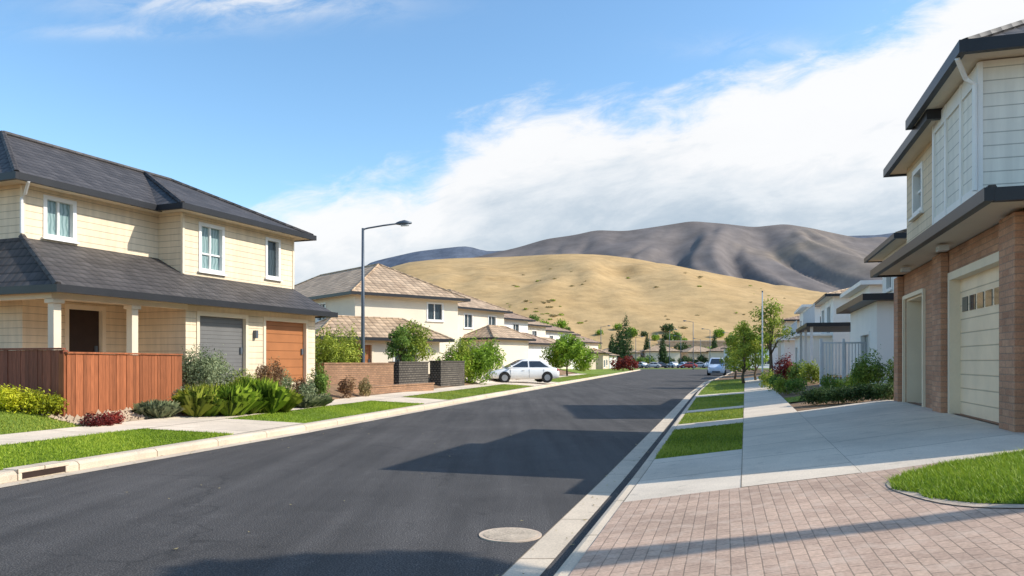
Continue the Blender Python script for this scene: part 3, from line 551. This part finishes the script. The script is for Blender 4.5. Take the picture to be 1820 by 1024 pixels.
# ------------------------------------------------------------------ cars
TYRE=m_noise('tyre',(.018,.018,.018),.8,.2,4,.2,.004,30); RIM=m_noise('alloy rim',(.4,.41,.42),.35,.1,4,.05,.002,30,metal=.7)
REDL=m_noise('tail lamp red',(.35,.02,.015),.25,.1,4,0,.001,30); CLR=m_noise('headlamp clear',(.55,.57,.6),.15,.05,4,0,.001,30); CGL=m_noise('car glass',(.02,.025,.03),.06,.1,3,0,.001,10,spec=.9)
carcache={}
def paint(name,c):
    m,nt,b=newmat(name,c,.35,0,.5); b.inputs['Coat Weight'].default_value=.6; b.inputs['Coat Roughness'].default_value=.06
    n=nz(nt,objsock(nt),3,3); nt.links.new(ramp(nt,n,[(.3,scl(c,.93)),(.7,scl(c,1.04))]),b.inputs['Base Color']); return m
def car(loc,rot,pm,label,L=4.4,W=1.78,H_=1.52,cat='car',group=None,name='parked_car'):
    e=empty(name,(loc[0],loc[1],loc[2]),rot,label,cat,group); key=(pm.name,L,H_)
    if key not in carcache:
        parts=[]; hw=W/2; hl=L/2; belt=.63*H_
        st=[(-hl,.42,.66*belt+.1,.66),(-hl+.06,.3,belt-.10,.82),(-hl+.3,.24,belt-.0,.94),(-hl*.5,.22,belt+.02,1),(0,.2,belt-.0,1),(hl*.42,.2,belt-.03,1),(hl*.62,.22,belt-.10,.97),(hl-.35,.24,belt-.21,.92),(hl-.1,.28,belt-.33,.80),(hl,.38,belt-.45,.62)]
        mb=MB(); rings=[]
        for x,zl,zb,k in st:
            h=hw*k; half=[(h*.8,zl),(h*.97,zl+.07),(h,zl+(zb-zl)*.45),(h*.985,zb-(zb-zl)*.2),(h*.93,zb-.035),(h*.8,zb)]; ring=[(x,y,z) for y,z in half]+[(x,0,zb+.035)]+[(x,-y,z) for y,z in reversed(half)]
            i=len(mb.v); mb.v+=ring; rings.append((i,len(ring)))
        for (a,n),(b,_) in zip(rings[:-1],rings[1:]):
            for j in range(n): mb.f.append([a+j,a+(j+1)%n,b+(j+1)%n,b+j])
        mb.f.append([rings[0][0]+j for j in range(13)][::-1]); mb.f.append([rings[-1][0]+j for j in range(13)])
        parts.append(('body',mb.mesh('body',pm,True),None,0))
        b0=hw*.92; t0=hw*.70; zt=H_; zb=belt-.04
        xa=hl*.54; xd=-hl*.80
        roof=[(hl*.08,zt-.07),(-hl*.04,zt-.02),(-hl*.16,zt),(-hl*.30,zt-.02),(-hl*.42,zt-.09)]
        prof=[(xa,zb)]+roof+[(-hl*.62,zt-.28),(xd,zb+.02)]
        def wd(z): k=max(0,(z-zb)/(zt-zb)); return b0+(t0-b0)*(k**1.15)
        mb=MB(); n=len(prof); mb.v=[(x,wd(z),z) for x,z in prof]+[(x,wd(z)*.8,z+(.025 if 0<i<n-1 else 0)) for i,(x,z) in enumerate(prof)]+[(x,-wd(z)*.8,z+(.025 if 0<i<n-1 else 0)) for i,(x,z) in enumerate(prof)]+[(x,-wd(z),z) for x,z in prof]
        mb.f.append(list(range(n))[::-1]); mb.f.append([3*n+i for i in range(n)])
        for r_ in range(3):
            for i in range(n-1): a=r_*n+i; mb.f.append([a,a+1,a+n+1,a+n])
        parts.append(('cabin',mb.mesh('cabin',pm),None,0))
        def side(x,z,sg): return (x,sg*(wd(z)+.012),z)
        z1,z2=zb+.08,zt-.13
        fx=lambda z:xa+(hl*.08-xa)*(z-zb)/(zt-.07-zb)
        mid=-.08*hl
        rear=[(-hl*.66,z1),(-hl*.55,zb+.22),(-hl*.42,z2)]
        for sg in (1,-1):
            for q in ([(mid+.05,z1),(fx(z1)-.12,z1),(fx(z2)-.1,z2),(mid+.05,z2)],[rear[0],(mid-.05,z1),(mid-.05,z2),rear[2],rear[1]]):
                mb=MB(); Q=[side(x,z,sg) for x,z in q]; mb.poly(Q[::-1] if sg>0 else Q); parts.append(('window',mb.mesh('window',CGL),None,0))
            parts.append(('door_handle',MB().box(.1,.28,min(sg*(hw+.001),sg*(hw+.02)),max(sg*(hw+.001),sg*(hw+.02)),belt-.17,belt-.14).mesh('door_handle',pm),None,0))
            for xq in (mid,hl*.45,-hl*.50): parts.append(('door_seam',MB().box(xq-.006,xq+.006,min(sg*(hw-.03),sg*(hw+.003)),max(sg*(hw-.03),sg*(hw+.003)),.32,belt-.1).mesh('door_seam',TYRE),None,0))
            mb=MB(); mb.tube([(xa-.25,sg*(hw-.02),belt+.04),(xa-.2,sg*(hw+.14),belt+.08)],[.05,.08],8); parts.append(('mirror',mb.mesh('mirror',pm,True),None,0))
            mb=MB(); mb.tube([(hl-.32,sg*hw*.80,belt-.31),(hl-.1,sg*hw*.66,belt-.39)],[.1,.08],10); parts.append(('headlight',mb.mesh('headlight',CLR,True),None,0))
            mb=MB(); mb.tube([(-hl+.26,sg*hw*.82,belt-.14),(-hl+.05,sg*hw*.66,belt-.19)],[.11,.09],10); parts.append(('tail_light',mb.mesh('tail_light',REDL,True),None,0))
        for (i0,i1,nm) in ((0,1,'windscreen'),(n-2,n-3,'rear_window')):
            (x1,za_),(x2,zb_)=prof[i0],prof[i1]; sx=1 if i0==0 else -1
            def pt(k,s): z=za_+(zb_-za_)*k; return (x1+(x2-x1)*k+.012*sx,s*wd(z)*.78,z+.03)
            mb=MB(); q=[pt(.1,-1),pt(.1,1),pt(.95,1),pt(.95,-1)]; mb.poly(q if sx>0 else q[::-1]); parts.append((nm,mb.mesh(nm,CGL),None,0))
        parts.append(('grille',MB().box(hl-.12,hl+.012,-hw*.45,hw*.45,.36,.5).mesh('grille',TYRE),None,0))
        parts.append(('number_plate',MB().box(-hl-.012,-hl+.1,-.26,.26,.5,.62).mesh('number_plate',TRIM),None,0))
        for wx in (hl*.62,-hl*.6):
            for sg in (1,-1):
                ar=MB(); ar.tube([(wx,sg*(hw-.25),.34),(wx,sg*(hw+.004),.34)],.37,20); parts.append(('wheel_arch',ar.mesh('wheel_arch',TYRE),None,0))
                mb=MB(); mb.tube([(wx,sg*(hw-.2),.315),(wx,sg*(hw-.01),.315),(wx,sg*(hw+.015),.315)],[.315,.315,.29],22); w=mb.mesh('tyre',TYRE)
                mb=MB(); mb.tube([(wx,sg*(hw),.315),(wx,sg*(hw+.022),.315)],.2,14); r_=mb.mesh('rim',RIM); parts.append(('wheel',w,r_,0))
        carcache[key]=parts
    for nm,me,sub,_ in carcache[key]:
        o=bpy.data.objects.new(nm,me); link(o,e)
        if nm=='cabin': b_=o.modifiers.new('b','BEVEL'); b_.width=.05; b_.segments=2; b_.limit_method='ANGLE'; b_.angle_limit=R(25)
        if sub: r_=bpy.data.objects.new('rim',sub); link(r_,o)
    return e
PW=paint('white car paint',(.84,.82,.79)); PB=paint('pale blue car paint',(.55,.64,.76)); PS=paint('silver car paint',(.45,.46,.48)); PD=paint('dark car paint',(.05,.06,.08)); PRR=paint('red car paint',(.35,.04,.03))
x0,y0=S(929,49.5); car((x0,y0,zg(x0-.8,y0)+.0),R(180+15),PW,'white car parked across a driveway beside the kerb',4.65,1.8,1.5)
x0,y0=S(1274,90); car((x0,y0,.0),R(-90-17),PB,'pale blue and white car parked against the kerb',4.8,2.05,2.05)
cols=[PW,PS,PD,PW,PB,PRR,PS,PW]
for i in range(8):
    x0,y0=S(1142+i*17+random.uniform(-5,5),190+random.uniform(-3,6)); car((x0,y0,0.02),R(random.choice([0,180,70,110])+random.uniform(-10,10)),cols[i],'small parked car in the far car park',4.4,1.8,1.5,group='cars in the far car park')
# ------------------------------------------------------------------ plants
def shrubmesh(nm,mat,n,size,w,h,seed,lob=6):
    r=random.Random(seed); L=[(0,0,h*.5,w*.42,w*.42,h*.48)]
    for i in range(lob): t=r.random()*6.28; q=r.uniform(.15,.33)*w; L.append((q*math.cos(t),q*math.sin(t),h*r.uniform(.3,.75),w*r.uniform(.14,.27),w*r.uniform(.14,.27),h*r.uniform(.18,.34)))
    return leaves(nm,L,n,size,mat,seed=seed)
def shrub(b,y,w,h,mat,label,name='shrub',n=None,seed=None,group=None,cat='shrub',dx=0):
    seed=seed or random.randint(1,999); px=1350/y; sz=max(.035,2.6/px*1.0); sz=min(sz,.25)
    n=n or int(min(9000,max(500,7.0*w*h*1.0/(sz*sz)*.9)))
    me=shrubmesh(name,mat,n,sz,w,h,seed); x0,y0=S(b,y); o=bpy.data.objects.new(name,me); o.location=(x0+dx,y0,zg(x0+dx,y0)-.03); link(o); return top(o,label,cat,group)
def tree(b,y,h,cw,mat,label,trunk_h=None,seed=1,name='tree',n=None,sparse=1.,group=None,pos=None,lobes=None,sz=None):
    r=random.Random(seed); x0,y0=pos or S(b,y); th=trunk_h or h*.35
    e=empty(name,(x0,y0,zg(x0,y0)-.05),r.random()*6,label,'tree',group); mb=MB(); tr=.03*h**.9
    mb.tube([(0,0,0),(.02*h,.01*h,th*.5),(-.01*h,0,th),(0,.02*h,h*.75 if h*.75>th else (th+h)/2)],[tr,tr*.8,tr*.65,tr*.15],8); L=[]
    nb=lobes or 9
    for i in range(nb):
        t=i*2.4+r.random(); z=th+(h-th)*(i+.5)/nb*.85; q=cw*.5*(.72 if i<nb-1 else .1)*math.sin(math.pi*min(.95,(.28+.62*(i+.5)/nb)))
        ex,ey=q*math.cos(t),q*math.sin(t); mb.tube([(0,0,max(th*.8,z-.25*h)),(ex*.5,ey*.5,z-.06*h),(ex,ey,z)],[tr*.45,tr*.28,tr*.1],6)
        s=cw*r.uniform(.15,.25); L.append((ex*.95,ey*.95,z+.03*h,s,s,s*.8))
    L.append((0,0,th+(h-th)*.55,cw*.22,cw*.22,(h-th)*.3))
    mb.obj('trunk',BARK,e,smooth=True); px=1350/max(y,8); s=sz or min(.3,max(.06,2.8/px)); n=n or int(min(14000,5.*cw*h/(s*s)*sparse))
    o=bpy.data.objects.new('crown',leaves('crown',L,n,s,mat,seed=seed)); link(o,e); return e
def cypress(b,y,h,w,label,seed=1,group=None):
    x0,y0=S(b,y); e=empty('cypress_tree',(x0,y0,zg(x0,y0)),0,label,'tree',group); mb=MB(); mb.tube([(0,0,0),(0,0,h*.5)],[.15,.05],6); mb.obj('trunk',BARK,e)
    L=[(0,0,h*(.1+.85*i/8),w*.5*math.sin(math.pi*(.3+.62*i/8)),w*.5*math.sin(math.pi*(.3+.62*i/8)),h*.1) for i in range(9)]; o=bpy.data.objects.new('crown',leaves('crown',L,2500,.3,F_DARK,seed=seed)); link(o,e)
for i,(b,y) in enumerate(((4,15.0),(28,15.1),(55,15.3),(85,15.4))): shrub(b,y,.8,.46,F_LIME,'low yellow green clipped shrub at the lawn edge',group='yellow green shrubs by the fence',seed=20+i)
for i,(b,y,w) in enumerate(((165,15.3,.45),(188,15.6,.5),(205,15.9,.35))): shrub(b,y,w,.30,F_RED,'low dark red leafed plant in the mulch bed',seed=30+i,group='red plants in the mulch')
def tuftobj(b,y,h,sp,mat,label,n=500,w=.012,seed=1,cl=5,cr=.3,group=None,name='strappy_plant'):
    x0,y0=S(b,y); o=bpy.data.objects.new(name,tuft(name,n,h,sp,w,mat,seed,cl,cr)); o.location=(x0,y0,zg(x0,y0)-.03); link(o); top(o,label,'plant',group)
for i,(b,y) in enumerate(((355,18.3),(385,18.6),(412,18.9),(372,19.2),(440,19.6),(468,20.0),(492,20.5),(455,20.6))): tuftobj(b,y,(.78,.7,.85,.8,.7,.9,.7,.95)[i],.5,F_BRIGHT if i%3 else F_YG,'bright green strappy leafed clump in the front garden',900,.010,seed=i,group='bright green clumps',cr=.25)
for i,(b,y) in enumerate(((528,22.2),(548,22.6),(292,17.8),(275,17.4),(560,23.2))): tuftobj(b,y,.42,.35,F_GREY,'grey green tufted grass beside the path',500,.007,seed=40+i,group='grey tufted grasses',name='tufted_grass')
shrub(350,20.6,1.2,1.35,F_GREY,'airy grey green shrub in front of the garage wall'); shrub(385,21.5,1.1,1.2,F_GREY,'airy grey green shrub beside the driveway')
shrub(325,18.6,.6,.6,F_GREY,'small grey green shrub at the fence end'); shrub(430,21.8,.9,.9,F_YG,'green rounded shrub in the front garden')
shrub(478,24.0,.9,1.0,F_BRN,'bronze leaved shrub between the garages'); shrub(505,24.5,.7,.8,F_GREY,'grey leaved shrub by the timber garage door')
shrub(532,24.3,.6,.7,F_BRN,'bronze shrub at the corner of the house'); shrub(566,25.2,.75,1.15,F_GREEN,'dark green upright shrub beside the brick wall')
shrub(545,24.2,.7,.7,F_GREY,'small grey shrub by the drive'); shrub(618,27.0,.6,.8,F_BRN,'dry reddish grass clump before the brick wall'); shrub(650,28.4,.6,.7,F_STRAW,'bronze grass clump before the brick wall')
for i,(b,y) in enumerate(((573,31),(598,32),(618,33))): shrub(b,y,1.5,2.05,F_YG,'tall bright green hedge shrub behind the brick wall',seed=60+i,group='hedge shrubs behind the brick wall')
tree(735,38,3.0,2.2,F_YG,'small green garden tree behind the gabion wall',1.0,5,sparse=.7); tree(712,37,2.6,1.6,F_GREEN,'small dark garden tree behind the brick wall',.8,6)
for i,(b,y,h) in enumerate(((815,43,2.3),(835,43.6,2.5),(855,44,2.3),(876,54,2.4),(800,42.5,1.6))): shrub(b,y,1.9,h,F_BRIGHT if i else F_YG,'tall leafy green hedge beside the driveway',seed=70+i,group='hedge beside the driveway')
tree(1008,72,3.7,4.6,F_BRIGHT,'round crowned green street tree on the verge',1.1,8,n=9000)
for i,b in enumerate((895,915,938,962,1035)): shrub(b,78+i*4,2.6,1.3,F_GREEN if i%2 else F_YG,'green garden hedge along the far pavement',seed=80+i,group='far left hedges')
P=[]
for _ in range(3000):
    y=random.uniform(15.3,21.5); x=kL(y)-1.03*random.uniform(3.15,4.6); z=zL(x,y)-.03; q=(.035 if random.random()<.8 else .09)*random.uniform(.5,1.4)
    c=[(x+q*random.uniform(.6,1),y,z),(x,y+q*random.uniform(.6,1),z),(x-q*random.uniform(.6,1),y,z),(x,y-q*random.uniform(.6,1),z)]; t_=(x,y,z+q*.8)
    for k in range(4): P+= [c[k],c[(k+1)%4],t_]
me=npmesh('gravel',P,3,STONE,np.zeros(len(P)//3)); o=bpy.data.objects.new('gravel',me); link(o); o['kind']='stuff'; o['label']='loose tan stones and bark in the garden bed'; o['category']='gravel'
# fallen leaves along the gutters
P=[]; 
for _ in range(260):
    y=random.uniform(4,26); s_=random.random()<.6; x=(kR(y)-random.uniform(.0,.5)) if s_ else (kL(y)+random.uniform(.02,.5)); 
    if random.random()<.2: x=random.uniform(kL(y)+.3,kR(y)-.3)
    q=random.uniform(.012,.03); t=random.random()*6.28; z=.012
    P+=[(x+q*math.cos(t),y+q*math.sin(t),z+.006),(x+q*.5*math.cos(t+1.57),y+q*.5*math.sin(t+1.57),z),(x-q*math.cos(t),y-q*math.sin(t),z+.004),(x+q*.5*math.cos(t-1.57),y+q*.5*math.sin(t-1.57),z)]
me=npmesh('fallen_leaves',P,4,F_STRAW,rng.random(len(P)//4)); o=bpy.data.objects.new('fallen_leaves',me); link(o); o['kind']='stuff'; o['label']='scattered dry fallen leaves along the gutters'; o['category']='leaves'
# right side plants
tree(1322,46,4.0,2.4,F_YG,'light green young street tree on the verge',.9,12,sparse=.7); tree(1343,50,3.3,2.0,F_BRIGHT,'green street tree beside the pavement',.8,13,sparse=.6)
tree(1370,45,4.9,2.3,F_YG,'slender sapling with sparse yellow green leaves',2.0,14,sparse=.4); tree(1306,62,3.9,2.3,F_YG,'green street tree further along the verge',.9,15)
shrub(1395,36,1.2,1.4,F_RED,'dark red leafed shrub by the front gate'); shrub(1418,35,1.0,1.0,F_GREEN,'green shrub beside the hedge'); shrub(1440,33,1.0,1.0,F_YG,'light green garden shrub')
for i in range(9): shrub(1440+i*17.5,19.6-.25*i,.6,.42,F_DARK,'low dark clipped hedge along the drive edge',seed=100+i,group='low clipped hedge')
for i,(b,y,w,h) in enumerate(((1478,24,.8,.55),(1505,23.5,.7,.45),(1547,22,.95,1.2),(1530,22.5,.7,.8),(1590,19.5,.5,1.0),(1395,27,.8,.6),(1415,26,.8,.6),(1365,33,.8,.8),(1380,30,.8,.7))): shrub(b,y,w,h,(F_GREEN,F_YG)[i%2],'rounded green garden shrub beside the front path',seed=120+i,group='garden shrubs by the white house')
for i,(b,y,h_,w_) in enumerate(((1112,190,13,3.6),(1101,195,10.5,3.2),(1088,215,9,2.8),(1178,230,9,2.6),(1315,210,8.5,2.6),(1150,240,10,2.6),(1270,235,10,2.6))): cypress(b,y,h_,w_,'tall dark columnar cypress tree',i,group='dark upright cypress trees')
for i in range(12):
    b=1020+i*28+random.uniform(-8,8); tree(b,205+random.uniform(-4,25),random.uniform(2.4,3.6),random.uniform(3.5,5.5),random.choice([F_GREEN,F_BRIGHT,F_YG,F_DARK]),'bushy green tree beside the far car park',.8,200+i,n=1100,group='trees by the far car park')
shrub(1118,125,3.5,2.4,F_RED,'red leafed bush on the far lawn'); shrub(1098,128,2.8,2.0,F_RED,'red flowering bush on the far lawn')
patch('lawn',[163,183],lambda y:-80,lambda y:140,1,flat,.01,LAWN); patch('car_park',[183,200],lambda y:-20,lambda y:120,1,flat,.012,ASPH)
tree(0,6,9.0,1.5,F_GREEN,'tall leafy tree beside the brick paved drive',7.7,21,pos=(11.1,4.9),n=6000,sz=.13)
# ------------------------------------------------------------------ hills
def hill(name,tbl,Y0,Y1,Y2,mat,na,ny,spur,fr,seed,expo=1.15,base=0,rough=.012,soft=.06,ay=.22,wb=1.3,w3=.16,kern=.02):
    tb=sorted(tbl); xs=[(t[0]-910)/1350 for t in tb]; hs=[(643-t[1])/1350 for t in tb]; v=[];f=[]
    a0,a1=xs[0],xs[-1]
    ys=[Y0+(Y1-Y0)*i/ny for i in range(ny+1)]+[Y1+(Y2-Y1)*(i+1)/8 for i in range(8)]
    for y in ys:
        for i in range(na+1):
            a=a0+(a1-a0)*i/na; X=a*Y1*(.5+.5*y/Y1); hz=0
            for dk in (-kern,0,kern): hz+=float(np.interp(X/Y1+dk,xs,hs))/3
            hz=hz*Y1+1.6
            if y<=Y1: t=(y-Y0)/(Y1-Y0); k=1-(1-t)**expo; k=k*.85+.15*t*t*(3-2*t)
            else: t=1; k=1-((y-Y1)/(Y2-Y1))**1.5
            wob=noise.noise(Vector((X*fr*.5,y*fr*.5,3)))*wb
            nn=noise.noise(Vector((X*fr+seed+wob,y*fr*ay,seed))); val=1-min(1,math.sqrt(nn*nn+soft*soft)*2.4)
            n3=noise.noise(Vector((X*fr*2.4+wob*2,y*fr*.45,seed+4))); val2=1-min(1,math.sqrt(n3*n3+soft*soft)*2.6)
            n4=noise.noise(Vector((X*fr*5.5+wob*4,y*fr*1.6,seed+6))); val3=1-min(1,math.sqrt(n4*n4+soft*soft)*2.6)
            n2=noise.noise(Vector((X*fr*5,y*fr*3,seed+9))); tt=4*min(t,1)*(1-min(t,1)); 
            zt=hz*k-hz*spur*(tt**.6)*(.7*val+.45*val2+w3*val3)+hz*rough*n2*(tt if t<1 else 0)
            v.append((X,y,base+max(-.5,zt) if y>Y0 else -1))
    W=na+1
    for j in range(len(ys)-1):
        for i in range(na): p=j*W+i; f.append((p,p+1,p+W+1,p+W))
    me=bpy.data.meshes.new(name); me.from_pydata(v,[],f); me.update(); me.materials.append(mat)
    for p in me.polygons: p.use_smooth=True
    o=bpy.data.objects.new(name,me); link(o); o['kind']='structure'
    return BVHTree.FromPolygons(v,f)
def m_hill(name,a,b,c,s,fine,lo=.78,hi=1.15,bd=1.2):
    m,nt,bs=newmat(name,a,.95,0,.1); v=objsock(nt); n=nz(nt,v,s,6,.6); cc=ramp(nt,n,[(.3,a),(.55,b),(.72,c)])
    n2=nz(nt,v,fine,6,.7); cc=mix(nt,1,cc,ramp(nt,n2,[(.35,lo),(.65,hi)]),'MULTIPLY'); nt.links.new(cc,bs.inputs['Base Color']); bump(nt,bs,n2,.4,bd); return m
GOLD=m_hill('dry golden grass hill',(.46,.295,.13),(.52,.35,.17),(.40,.25,.105),.010,.10,.80,1.12)
MOUNT=m_hill('cloud shaded scrub mountain',(.15,.13,.125),(.195,.165,.15),(.28,.22,.165),.0016,.014,.80,1.16)  # base colour kept dark in place of cloud shadow on the slopes
MOUNT2=m_hill('far haze tinted mountain',(.10,.12,.16),(.12,.14,.18),(.14,.155,.19),.002,.02)  # blue of distance haze put into the base colour
bvh=hill('hill',[(-300,640),(480,620),(600,545),(660,490),(700,470),(760,462),(800,459),(900,457),(1000,451),(1080,454),(1150,464),(1250,484),(1350,503),(1460,523),(1550,545),(1700,575),(1820,600),(2300,640)],262,640,900,GOLD,200,60,.07,.009,3.,1.2,soft=.1)
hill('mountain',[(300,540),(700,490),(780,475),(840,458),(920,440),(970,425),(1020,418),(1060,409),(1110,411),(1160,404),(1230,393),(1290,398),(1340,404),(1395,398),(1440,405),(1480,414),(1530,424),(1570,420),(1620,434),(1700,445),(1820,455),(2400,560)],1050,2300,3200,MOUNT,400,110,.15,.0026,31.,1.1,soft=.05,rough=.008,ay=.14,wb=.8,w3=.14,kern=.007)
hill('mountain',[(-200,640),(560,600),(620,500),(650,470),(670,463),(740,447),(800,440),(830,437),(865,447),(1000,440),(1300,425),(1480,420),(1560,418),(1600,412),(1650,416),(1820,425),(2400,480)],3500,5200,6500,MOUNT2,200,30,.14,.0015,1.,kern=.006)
def ghill(x,y):
    h=bvh.ray_cast(Vector((x,y,500)),Vector((0,0,-1))); return h[0].z if h[0] else 0
for i,(b0,b1,y,z0,z1) in enumerate(((1140,1240,275,0,4.6),(1220,1345,268,0,3.4),(1170,1310,300,5,9.6))):
    x0,_=S(b0,y); x1,_=S(b1,y); e=empty('retaining_wall',(x0,y,0),0,'low tan stone retaining wall on the lower hillside','wall','hillside retaining walls'); mb=MB(); mb.box(0,x1-x0,0,1,z0-1,z1); mb.obj('wall',STONE,e); mb=MB(); mb.box(-.3,x1-x0+.3,-.3,1.3,z1,z1+.4); mb.obj('coping',REND2,e)
tm=[leaves('crown',[(0,0,2.2,2.6,2.6,2.0),(1.3,.4,1.8,1.6,1.6,1.4),(-1.2,.8,2.0,1.7,1.5,1.5)],700,.55,m_,seed=s_) for s_,m_ in ((1,F_GREEN),(2,F_DARK),(3,F_BRIGHT))]
mb=MB(); mb.tube([(0,0,0),(0,0,2)],[.25,.15],6); tkm=mb.mesh('trunk',BARK)
for i in range(120):
    if i<65: b=random.uniform(820,1030); y=random.uniform(190,340)
    else: b=random.uniform(1030,1420); y=random.choice([random.uniform(252,262),random.uniform(278,290),random.uniform(304,330)])
    x0,y0=S(b,y); s=random.uniform(.45,1.1)
    e=empty('hillside_tree',(x0,y0,max(0,ghill(x0,y0))),random.random()*6,'rounded green tree at the foot of the hill','tree','trees at the foot of the hill')
    e.scale=(s,s,s*random.uniform(.8,1.3)); link(bpy.data.objects.new('crown',random.choice(tm)),e); link(bpy.data.objects.new('trunk',tkm),e)
sm=[leaves('shrub',[(0,0,.4,1.1,1.1,.5),(.8,.3,.3,.7,.7,.35)],120,.4,m_,seed=s_) for s_,m_ in ((4,F_STRAW),(5,F_YG),(6,F_STRAW))]
for i in range(90):
    b=random.uniform(880,1430) if i%2 else random.uniform(890,1010); y=random.uniform(300,520) if i%2 else random.uniform(300,390)
    x0,y0=S(b,y); o=bpy.data.objects.new('shrub',random.choice(sm)); link(o); o.location=(x0,y0,ghill(x0,y0)-.1); s=random.uniform(.4,1.2); o.scale=(s*1.4,s,s*.9); o.rotation_euler[2]=random.random()*6
    top(o,'dry scrubby bush dotted on the golden grass hill','shrub','bushes on the golden hill')
# ------------------------------------------------------------------ light
az=math.atan2(-.06,1); el=R(36.5)
sd=Vector((math.cos(az)*math.cos(el),math.sin(az)*math.cos(el),math.sin(el)))
L=bpy.data.lights.new('sun','SUN'); L.energy=5.0; L.angle=R(.5); L.color=(1,.95,.85); lo=bpy.data.objects.new('sun',L); link(lo); lo.rotation_euler=sd.to_track_quat('Z','Y').to_euler()
w=bpy.data.worlds.new('World'); scn.world=w; w.use_nodes=True; nt=w.node_tree; nt.nodes.clear()
sky=nd(nt,'ShaderNodeTexSky',sky_type='NISHITA'); sky.sun_disc=False; sky.sun_elevation=el; sky.sun_rotation=math.pi/2-az; sky.air_density=1.0; sky.dust_density=.7; sky.ozone_density=1.7
tc=nd(nt,'ShaderNodeTexCoord').outputs['Generated']; sp=nd(nt,'ShaderNodeSeparateXYZ',{0:tc}); yy=M(nt,'MAXIMUM',sp.outputs[1],.12)
a=M(nt,'DIVIDE',sp.outputs[0],yy); b=M(nt,'DIVIDE',sp.outputs[2],yy)
fc=nt.nodes.new('ShaderNodeFloatCurve'); cm=fc.mapping; cv=cm.curves[0]
edge=[(-1.2,.03),(-.55,.09),(-.40,.155),(-.33,.205),(-.2,.232),(-.12,.25),(-.075,.30),(.03,.342),(.215,.352),(.33,.38),(.44,.425),(.53,.48),(.67,.58),(1.2,.7)]
for i,(p,q) in enumerate(edge):
    X=(p+1.2)/2.4
    if i==0: cv.points[0].location=(X,q)
    elif i==len(edge)-1: cv.points[1].location=(X,q)
for (p,q) in edge[1:-1]: cv.points.new((p+1.2)/2.4,q)
cm.update(); nt.links.new(M(nt,'DIVIDE',M(nt,'ADD',a,1.2),2.4),fc.inputs['Value'])
be=fc.outputs[0]
# streak the cloud texture along the slope of the bank
cmb=nd(nt,'ShaderNodeCombineXYZ',{0:a,1:M(nt,'MULTIPLY',M(nt,'SUBTRACT',b,M(nt,'MULTIPLY',a,.18)),2.5),2:0.0}).outputs[0]
n1=nd(nt,'ShaderNodeTexNoise',{'Vector':cmb,'Scale':4.2,'Detail':10,'Roughness':.60,'Distortion':.4}).outputs[0]
n2=nd(nt,'ShaderNodeTexNoise',{'Vector':cmb,'Scale':11,'Detail':10,'Roughness':.64,'Distortion':.45}).outputs[0]
dep=M(nt,'SUBTRACT',be,b)
nn=M(nt,'ADD',M(nt,'MULTIPLY',M(nt,'SUBTRACT',n1,.5),.16),M(nt,'MULTIPLY',M(nt,'SUBTRACT',n2,.5),.14))
mask=nd(nt,'ShaderNodeMapRange',{0:M(nt,'ADD',dep,nn),1:-.02,2:.055},interpolation_type='SMOOTHSTEP').outputs[0]
def gau(a0,b0,sa,sb):
    u=M(nt,'POWER',M(nt,'DIVIDE',M(nt,'SUBTRACT',a,a0),sa),2.0); v=M(nt,'POWER',M(nt,'DIVIDE',M(nt,'SUBTRACT',b,b0),sb),2.0); return M(nt,'EXPONENT',M(nt,'MULTIPLY',M(nt,'ADD',u,v),-1.0))
wn=nd(nt,'ShaderNodeMapRange',{0:n2,1:.36,2:.62}).outputs[0]
wsp=M(nt,'MULTIPLY',M(nt,'ADD',M(nt,'ADD',gau(-.36,.475,.17,.026),M(nt,'MULTIPLY',gau(-.52,.435,.12,.010),.4)),M(nt,'MULTIPLY',gau(.36,.415,.12,.015),.4)),wn,clamp=True)
mk=M(nt,'MAXIMUM',M(nt,'MULTIPLY',mask,.96),M(nt,'MULTIPLY',wsp,.8))
dd=M(nt,'ADD',dep,M(nt,'MULTIPLY',M(nt,'SUBTRACT',n1,.5),-.26)); dd=M(nt,'ADD',dd,M(nt,'MULTIPLY',M(nt,'SUBTRACT',n2,.5),-.15))
dd=M(nt,'SUBTRACT',dd,M(nt,'MULTIPLY',nd(nt,'ShaderNodeMapRange',{0:a,1:.24,2:.55}).outputs[0],.12))
cc=ramp(nt,M(nt,'MULTIPLY',dd,3.4,clamp=True),[(0,(1,1,1)),(.24,(.98,.98,.985)),(.42,(.80,.845,.89)),(.60,(.60,.68,.76)),(.88,(.38,.49,.61))])
cs=mix(nt,1,sky.outputs[0],(1.52,1.64,1.62),'MULTIPLY')
hsv=nd(nt,'ShaderNodeHueSaturation',{'Saturation':1.10,'Value':1.0,'Color':cs})
bg1=nd(nt,'ShaderNodeBackground',{0:hsv.outputs[0],1:.15}); bg2=nd(nt,'ShaderNodeBackground',{0:cc,1:1.0}); ms=nd(nt,'ShaderNodeMixShader',{0:mk,1:bg1.outputs[0],2:bg2.outputs[0]})
out=nd(nt,'ShaderNodeOutputWorld'); nt.links.new(ms.outputs[0],out.inputs[0])
# ------------------------------------------------------------------ camera
cd=bpy.data.cameras.new('Camera'); cam=bpy.data.objects.new('Camera',cd); link(cam); cam.location=(0,0,1.6); cam.rotation_euler=(R(90),0,0)
cd.sensor_width=36; cd.lens=1350/1820*36; cd.shift_y=131/1820; cd.clip_end=20000; cd.clip_start=.1; scn.camera=cam
